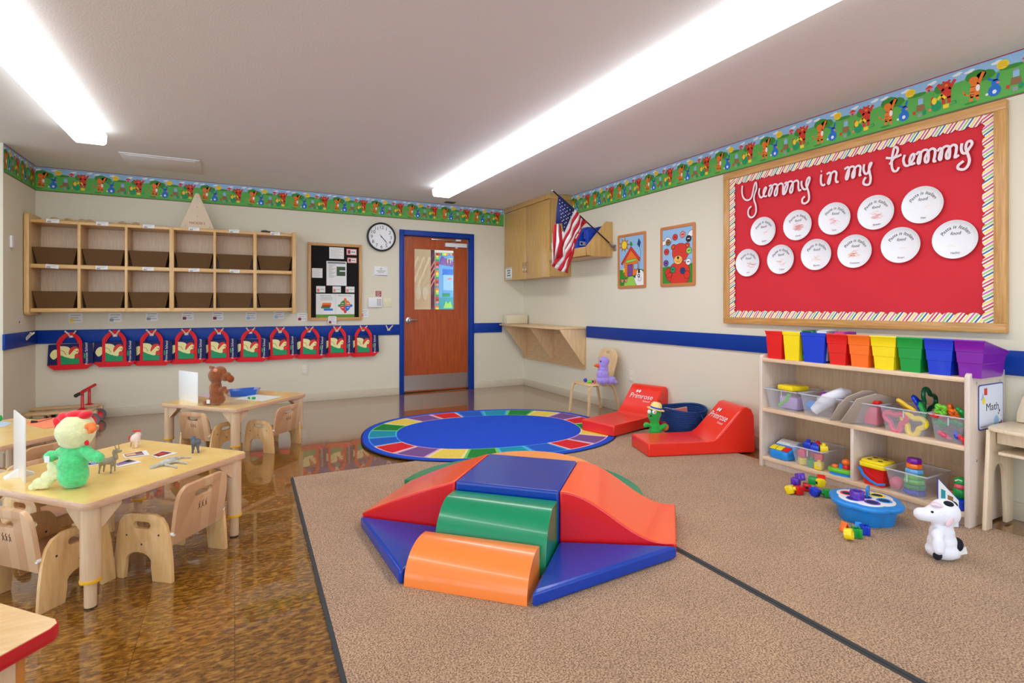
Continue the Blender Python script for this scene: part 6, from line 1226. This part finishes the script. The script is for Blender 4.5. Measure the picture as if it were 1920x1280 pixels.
# ================================================================ toys on the carpet
zf = .0115
fl = [((1481, 925), P_YEL, 0, 'yellow snap block at the left of the floor pile'), ((1497, 926), P_RED, 0, 'red snap block beside the yellow one in the floor pile'), ((1513, 920), P_RED, 0, 'second red snap block in the middle of the floor pile'), ((1529, 930), P_BLU, 0, 'blue snap block in the floor pile'), ((1552, 932), P_GRN, 0, 'dark green snap block at the right of the floor pile'), ((1492, 912), P_VIO, .03, 'violet snap block in the floor pile'), ((1500, 905), P_VIO, .055, 'upper violet snap block topping the left of the floor pile'), ((1524, 911), P_GRN, .045, 'green snap block resting on the red one'), ((1537, 915), P_YEL, .042, 'yellow snap block resting on the blue one'), ((1540, 910), P_RED, .05, 'small red snap block behind the upper yellow one')]
for i, (pp_, m, dz, lab) in enumerate(fl):
    p = F(pp_[0], pp_[1]+dz*230, zf); s_ = .046; b = MB(); M1 = Matrix.Translation((p.x, p.y, zf+dz+s_/2+.003)) @ Matrix.Rotation(i*.9+.4, 4, 'Z') @ Matrix.Rotation(R(90) if i % 3 else R(70), 4, 'X')
    b.box(-s_/2, s_/2, -s_/2, s_/2, -s_/2, s_/2, m, M1, bev=.005); b.lathe([(s_*.26, s_/2), (s_*.26, s_*.78), (0, s_*.8)], m, M1, 12, capped=False); b.lathe([(s_*.2, -s_/2-.0006), (0, -s_/2-.0005)], DARKB, M1, 12, capped=False); solo(b, 'snap_block', lab, 'toy block', group='snap blocks on the carpet')
# flower-shaped sorter
sc_ = V((3.075, 1.70, zf)); root = thing('shape_sorter', 'sky blue flower-shaped sorting table with white top on the carpet', 'toy', tuple(sc_), R(-20))
def flower(R_, n=6, k=.14, m_=72, ph=0): return [((R_*(1+k*abs(math.cos(n*a/2+ph))**.7))*math.cos(a), (R_*(1+k*abs(math.cos(n*a/2+ph))**.7))*math.sin(a)) for a in [2*math.pi*i/m_ for i in range(m_)]]
f0 = flower(.118, k=.12); f1 = flower(.135, k=.12); f2 = flower(.162, k=.1); n = len(f0); b = MB(); b.add([(x, y, .0) for x, y in f0]+[(x, y, .085) for x, y in f1], [(i, (i+1) % n, (i+1) % n+n, i+n) for i in range(n)]+[tuple(range(n))[::-1]], P_CYN); b.build('tub', root, sharp=60)
b = MB(); b.prism(f2, .085, .112, P_CYN, None, bev=.009); b.build('rim', root, sharp=60)
b = MB(); b.prism(flower(.125, k=.12), .112, .118, WHITE, None, bev=.003); HC = [P_YEL, P_ORG, P_RED, P_BLU, P_VIO, P_CYN]
for i in range(6):
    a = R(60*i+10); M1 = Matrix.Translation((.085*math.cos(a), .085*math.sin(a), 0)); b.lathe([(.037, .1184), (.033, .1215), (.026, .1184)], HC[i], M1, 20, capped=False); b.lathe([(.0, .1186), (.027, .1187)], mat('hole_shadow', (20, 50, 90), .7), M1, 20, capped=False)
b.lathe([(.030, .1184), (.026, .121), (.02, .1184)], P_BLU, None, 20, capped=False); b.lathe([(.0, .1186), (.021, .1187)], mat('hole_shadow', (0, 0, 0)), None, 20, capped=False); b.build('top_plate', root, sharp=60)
def prismtoy(px, py, z, outline, hgt, m, lab, tilt=0, rz=0, hollow=True):
    p = F(px, py, z); b = MB(); hl = [[(x*.72, y*.72) for x, y in outline]] if hollow else []
    b.prism(outline, 0, hgt, m, Matrix.Rotation(rz, 4, 'Z') @ Matrix.Rotation(tilt, 4, 'X'), holes=hl, bev=.0015); return solo(b, 'shape_piece', lab, 'toy shape', loc=tuple(p), group='sorting shapes')
cl_ = flower(.030, 8, .18, 40); prismtoy(1607, 935, .129, cl_, .045, P_VIO, 'violet scalloped piece standing in the flower sorter')
prismtoy(1627, 929, .129, [(-.03, -.006), (.03, -.006), (.03, .006), (-.03, .006)], .05, P_CYN, 'sky blue flat piece standing up in the flower sorter', 0, R(20), False)
ci = [(.027*math.cos(R(a)), .027*math.sin(R(a))) for a in range(0, 360, 20)]
prismtoy(1584, 1000, zf+.030, ci, .035, P_YEL, 'yellow ring piece lying on its side in front of the flower sorter', R(80), R(20))
prismtoy(1578, 985, zf+.022, [(-.025, -.02), (.025, -.02), (0, .026)], .03, P_ORG, 'orange triangle piece behind the yellow ring piece', R(90), R(0))
prismtoy(1606, 1006, zf+.003, [(.022*(1+.35*math.cos(4*R(a)))*math.cos(R(a)), .022*(1+.35*math.cos(4*R(a)))*math.sin(R(a))) for a in range(0, 360, 10)], .045, P_GRN, 'green wavy piece standing in front of the flower sorter')
prismtoy(1622, 1001, zf+.003, [(.02*(1+.3*math.cos(4*R(a)))*math.cos(R(a)), .02*(1+.3*math.cos(4*R(a)))*math.sin(R(a))) for a in range(0, 360, 10)], .045, P_BLU, 'blue cross piece standing beside the green wavy piece')
prismtoy(1603, 988, zf+.022, [(-.028, -.02), (.028, -.02), (0, .03)], .03, P_CYN, 'sky blue triangle piece behind the green wavy piece', R(90), R(30))
# cow puppet and book
r, s = vroot('hand_puppet', 'white and black cow hand puppet sitting on the carpet at the right', 'puppet', 1768, 1046, .011)
b = blobs([(1768, 1030, 30, 17, 0, 24), (1767, 1015, 26, 20, 0, 20), (1766, 998, 22, 18, 0, 17), (1767, 983, 19, 14, 0, 14), (1771, 960, 26, 25, 0, 23), (1752, 963, 17, 17, 0, 17), (1738, 964, 15, 13, 0, 14), (1727, 963, 13, 12, 0, 12), (1785, 1038, 15, 9, 0, 12), (1748, 997, 12, 12, -12, 9, -20), (1744, 1012, 11, 17, -20, 9), (1743, 1020, 10, 10, -21, 9)], s, 1768, 1046, F_WHT); b.build('body', r, remesh=.006, smooth=5)
blobs([(1767, 968, 6, 14, -19, 3, -35)], s, 1768, 1046, F_WHT).build('ear', r)
blobs([(1765, 969, 5, 12, -20.5, 2.6, -35)], s, 1768, 1046, mat('pale_pink_felt', (240, 206, 214), .9)).build('ear_lining', r)
for q in ((1770, 941, 9, 5, -9, 9), (1784, 946, 6, 8, -2, 10, -40), (1787, 1017, 7, 13, -8, 13, -18), (1745, 1034, 6, 8, -16, 8, -30)): blobs([q], s, 1768, 1046, F_BLK).build('black_patch', r)
blobs([(1739, 955, 2.4, 2, -11.5, 2)], s, 1768, 1046, F_BLK).build('eye', r)
blobs([(1755, 945, 15, 5, -6, 8, -10)], s, 1768, 1046, mat('pink_hair_plush', (240, 220, 232), .95, bump=1)).build('forelock', r, remesh=.004, disp=(.006, .01))
MB().box(26*s, 38*s, -12*s, -11*s, 6*s, 19*s, PAPER, Matrix.Rotation(R(-12), 4, 'Y')).build('tag', r)
p = F(1757, 985, .011); b = MB(); M1 = frame(tuple(p), (.75, -.66, 0), (0, 0, 1)); q = .098; b.prism([(0, 0), (q, 0), (q, .145), (0, .255)], 0, .006, SB, M1); b.prism([(.003, .003), (q-.003, .003), (q-.003, .143), (.003, .249)], -.0006, .0068, PAPER, M1); b.flat([(.015, .13), (.035, .13), (.035, .19), (.015, .2)], A['teal'], M1, .0072); b.flat([(.045, .12), (.07, .12), (.07, .16), (.045, .17)], A['brown'], M1, .0072)
solo(b, 'picture_board', 'slanted white picture board with blue edge standing behind the cow puppet', 'board')
# ================================================================ chair with duck
root = thing('child_chair', 'bent plywood child chair holding a lavender duck beside the wall desk', 'chair', (3.535, 4.83, 0), R(90), None)
# local: x across seat, y toward front is -? seat faces the room; local +y = world -X
b = MB(); CW = wood('bent_beech', (222, 186, 132), (236, 204, 156), .35, (9, 9, 1.5), 4)
seat = [(-.165, -.17), (-.175, .13), (-.15, .175), (0, .185), (.15, .175), (.175, .13), (.165, -.17)]
b.prism(seat, .316, .33, CW, bev=.004); b.build('seat', root)
for sx in (-1, 1):
    MB().tube(smooth2([(sx*.15, .06, .318), (sx*.155, .13, .316), (sx*.16, .168, .29), (sx*.168, .178, .22), (sx*.178, .195, 0)], 4), .012, CW, flatw=.034, up=(0, 1, .1)).build('leg', root)
    MB().tube(smooth2([(sx*.13, -.02, .318), (sx*.14, -.11, .312), (sx*.15, -.16, .27), (sx*.165, -.20, .12), (sx*.172, -.225, 0)], 4), .012, CW, flatw=.034, up=(0, 1, .1)).build('leg', root)
bp = [(-.12, .0), (-.135, .12), (-.165, .24), (-.16, .31)]+arc(-.09, .315, .06, 160, 100, 4)+arc(.09, .315, .06, 80, 20, 4)+[(.16, .31), (.165, .24), (.135, .12), (.12, 0)]
MB().prism(bp, 0, .012, CW, frame((0, -.165, .325), (-1, 0, 0), (0, -.14, 1)), holes=[rrect(-.03, .03, .315, .345, .006, 2)], bev=.003).build('backrest', root)
r, s = vroot('hand_puppet', 'lavender duck hand puppet with orange beak sitting on the child chair', 'puppet', 1133, 720.5, .3305)
b = blobs([(1131, 712, 13, 9, 0, 12), (1130, 702, 12, 12, 0, 11), (1131, 691, 10, 8, 0, 9), (1133, 677, 10, 9.5, 0, 10), (1131, 683, 9, 8, 0, 9), (1145, 713, 10, 7, 0, 8, 30), (1152, 716, 6, 4, 0, 5), (1128, 701, 4, 8, -7, 4, 25)], s, 1133, 720.5, F_LAV); b.build('body', r, remesh=.006, smooth=2, disp=(.004, .012))
blobs([(1119.5, 684.5, 6, 3, -1, 4, 8), (1122, 686, 4, 3, -1, 4)], s, 1133, 720.5, mat('orange_red_felt', (240, 90, 40), .7)).build('beak', r); blobs([(1125, 676.5, 1.4, 1.4, -7, 1)], s, 1133, 720.5, BLACK).build('eye', r); blobs([(1137, 700, 2.5, 2.5, 6, 1)], s, 1133, 720.5, PAPER).build('tag', r)
for px, py, rr, m, lab in ((1097.5, 716, 3.6, P_BLU, 'blue ball on the child chair seat'), ): r, s = vroot('toy_ball', lab, 'ball', px, py, .3305); MB().ball((0, 0, rr*s), rr*s, m).build('ball', r)
r, s = vroot('rattle', 'lime green and navy rattle lying on the child chair seat in front of the duck', 'toy', 1105, 718, .3305); b = MB(); b.tube([(-4*s, 0, 3*s), (4*s, 0, 3*s)], 3*s, P_LIM, seg=12); b.build('lime_barrel', r); b = MB(); b.tube([(5*s, 0, 3*s), (9*s, 0, 3*s)], 2*s, mat('navy_plastic', (20, 30, 110), .3), seg=12); b.build('navy_end', r)
r, s = vroot('toy_ring', 'small coral pink toy against the duck on the child chair', 'toy', 1115, 719, .3305); MB().ball((0, 0, 3.5*s), (2*s, 2.5*s, 3.5*s), P_PNK).build('body', r)
# ================================================================ turtle puppet and basket
r, s = vroot('hand_puppet', 'green turtle hand puppet with straw hat in front of the blue basket', 'puppet', 1228, 825, .011)
b = blobs([(1228, 816, 12, 9, 0, 10), (1228, 808, 12, 9, 0, 11), (1228, 800, 10, 11, 0, 9), (1227, 788, 9, 8, 0, 8), (1227, 775, 13, 12, 0, 12), (1226, 782, 11, 7, 0, 10), (1213, 795, 7, 4, -4, 5, -25), (1209, 796, 4, 4.5, -5, 4), (1242, 799, 9, 4.5, -4, 5, 38)], s, 1228, 825, F_KEL); b.build('body', r, remesh=.006, smooth=2)
blobs([(1249, 803, 8, 6, 8, 9, 40)], s, 1228, 825, mat('orange_plush', (238, 130, 40), .9)).build('shell_edge', r); blobs([(1246, 797, 7, 5, 7, 9, 40)], s, 1228, 825, mat('crimson_plush', (190, 20, 60), .9)).build('shell', r)
b = blobs([(1214.5, 769.5, 3.4, 4, -11, 2.5), (1223.5, 769.5, 4.2, 4.2, -12.5, 2)], s, 1228, 825, WHITE); b.build('eye', r); blobs([(1217, 776.5, 1.6, 1.8, -13, 1.5), (1223.8, 769.5, 1, 1, -14.6, .7)], s, 1228, 825, BLACK).build('nose', r)
ST = mat('straw_hat', (246, 226, 140), .8, bump=.8, bscale=120); b = MB(); Mh = Matrix.Translation((1.5*s, 0, 58*s)) @ Matrix.Rotation(R(12), 4, 'Y'); b.lathe([(16*s, -.002), (16.5*s, .004), (15*s, .007), (10.5*s, .008), (10.5*s, 6*s), (9.5*s, 10*s), (6.5*s, 13*s), (0, 14*s)], ST, Mh, 24, capped=False); b.lathe([(0, -.002), (16*s, -.002)], ST, Mh, 24, capped=False); b.build('hat', r); MB().lathe([(10.8*s, .008), (10.8*s, 4.5*s), (10.4*s, 4.6*s)], P_BLU, Mh, 24, capped=False).build('hat_band', r)
root = thing('rope_basket', 'navy coiled rope basket of books between the two red loungers', 'basket', (3.60, 3.575, .011)); NB_ = mat('navy_rope', (22, 60, 120), .85, bump=.5, bscale=150)
b = MB(); n = 15; prof = []
for i in range(n):
    z = .008+i*.0165; r_ = .145+.07*(i/(n-1))**.9; prof += [(r_-.004, z-.008), (r_+.004, z-.004), (r_+.004, z+.003)]
b.lathe(prof, NB_, None, 40, capped=False); b.lathe([(p_[0]-.014, p_[1]) for p_ in prof][::-1], NB_, None, 40, capped=False); b.lathe([(0, .002), (.142, .002)], NB_, None, 40, capped=False); b.tube([(.207*math.cos(R(a)), .207*math.sin(R(a)), .243+.012*math.cos(R(2*a))) for a in range(0, 360, 10)], .010, NB_, closed=True, seg=8); b.build('coiled_wall', root)
for a in (R(-75), R(105)): MB().tube([(.206*math.cos(a-.22), .206*math.sin(a-.22), .22), (.235*math.cos(a-.15), .235*math.sin(a-.15), .17), (.235*math.cos(a+.15), .235*math.sin(a+.15), .17), (.206*math.cos(a+.22), .206*math.sin(a+.22), .22)], .009, NB_).build('handle', root)
b = MB().box(-.10, .10, -.004, .004, 0, .20, PAPER); b.box(-.10, .10, -.006, -.004, 0, .20, A['pink']); o = solo(b, 'book', 'thin pink and white picture book leaning in the blue basket', 'book'); o.matrix_world = Matrix.Translation((3.58, 3.59, .05)) @ Matrix.Rotation(R(-20), 4, 'Z') @ Matrix.Rotation(R(-8), 4, 'Y')
b = MB().box(-.08, .08, -.006, .006, 0, .19, A['white']); b.box(-.08, .08, -.0085, -.006, 0, .19, A['purple']); o = solo(b, 'book', 'purple edged book at the left inside the blue basket', 'book'); o.matrix_world = Matrix.Translation((3.53, 3.66, .05)) @ Matrix.Rotation(R(-30), 4, 'Z') @ Matrix.Rotation(R(10), 4, 'Y')
# ================================================================ chair at the right picture edge
root = thing('wooden_play_chair', 'pale plywood child seat with arched side panel, cut off by the right picture edge', 'chair', (3.60, 1.10, 0)); PLY = wood('pale_ply', (228, 206, 172), (240, 220, 190), .4, (9, 9, 1.4), 4)
Mp = frame((0, 1.315, 0), (1, 0, 0), (0, 0, 1))
side = [(3.455, .0115), (3.525, .0115)]+[(3.54, .22)]+arc(3.605, .27, .062, 180, 0, 8, .075)+[(3.675, .20), (3.69, .0115), (3.765, .0115), (3.775, .53), (3.50, .53)]
for y in (1.315, .90): MB().prism(side, -.018, 0, PLY, frame((0, y, 0), (1, 0, 0), (0, 0, 1)), bev=.003).build('side_panel', root, world=True)
MB().prism([(3.50, .865), (3.80, .865), (3.80, 1.335), (3.56, 1.335), (3.50, 1.325), (3.47, 1.29), (3.455, 1.22), (3.455, .95)], .53, .548, PLY, bev=.003).build('top', root, world=True)
MB().box(3.56, 3.80, .90, 1.31, .455, .53, PLY, bev=.002).build('rail', root, world=True)
MB().box(3.52, 3.78, .90, 1.29, .405, .42, PLY, bev=.002).build('shelf', root, world=True)
MB().prism([(-.2, 0), (.2, 0), (.2, .05)]+arc(.08, .09, .11, 5, 85, 5)+arc(-.08, .09, .11, 95, 175, 5)+[(-.2, .05)], 0, .016, PLY, frame((3.775, 1.10, .55), (0, -1, 0), (.12, 0, 1)), bev=.003).build('backrest', root, world=True)
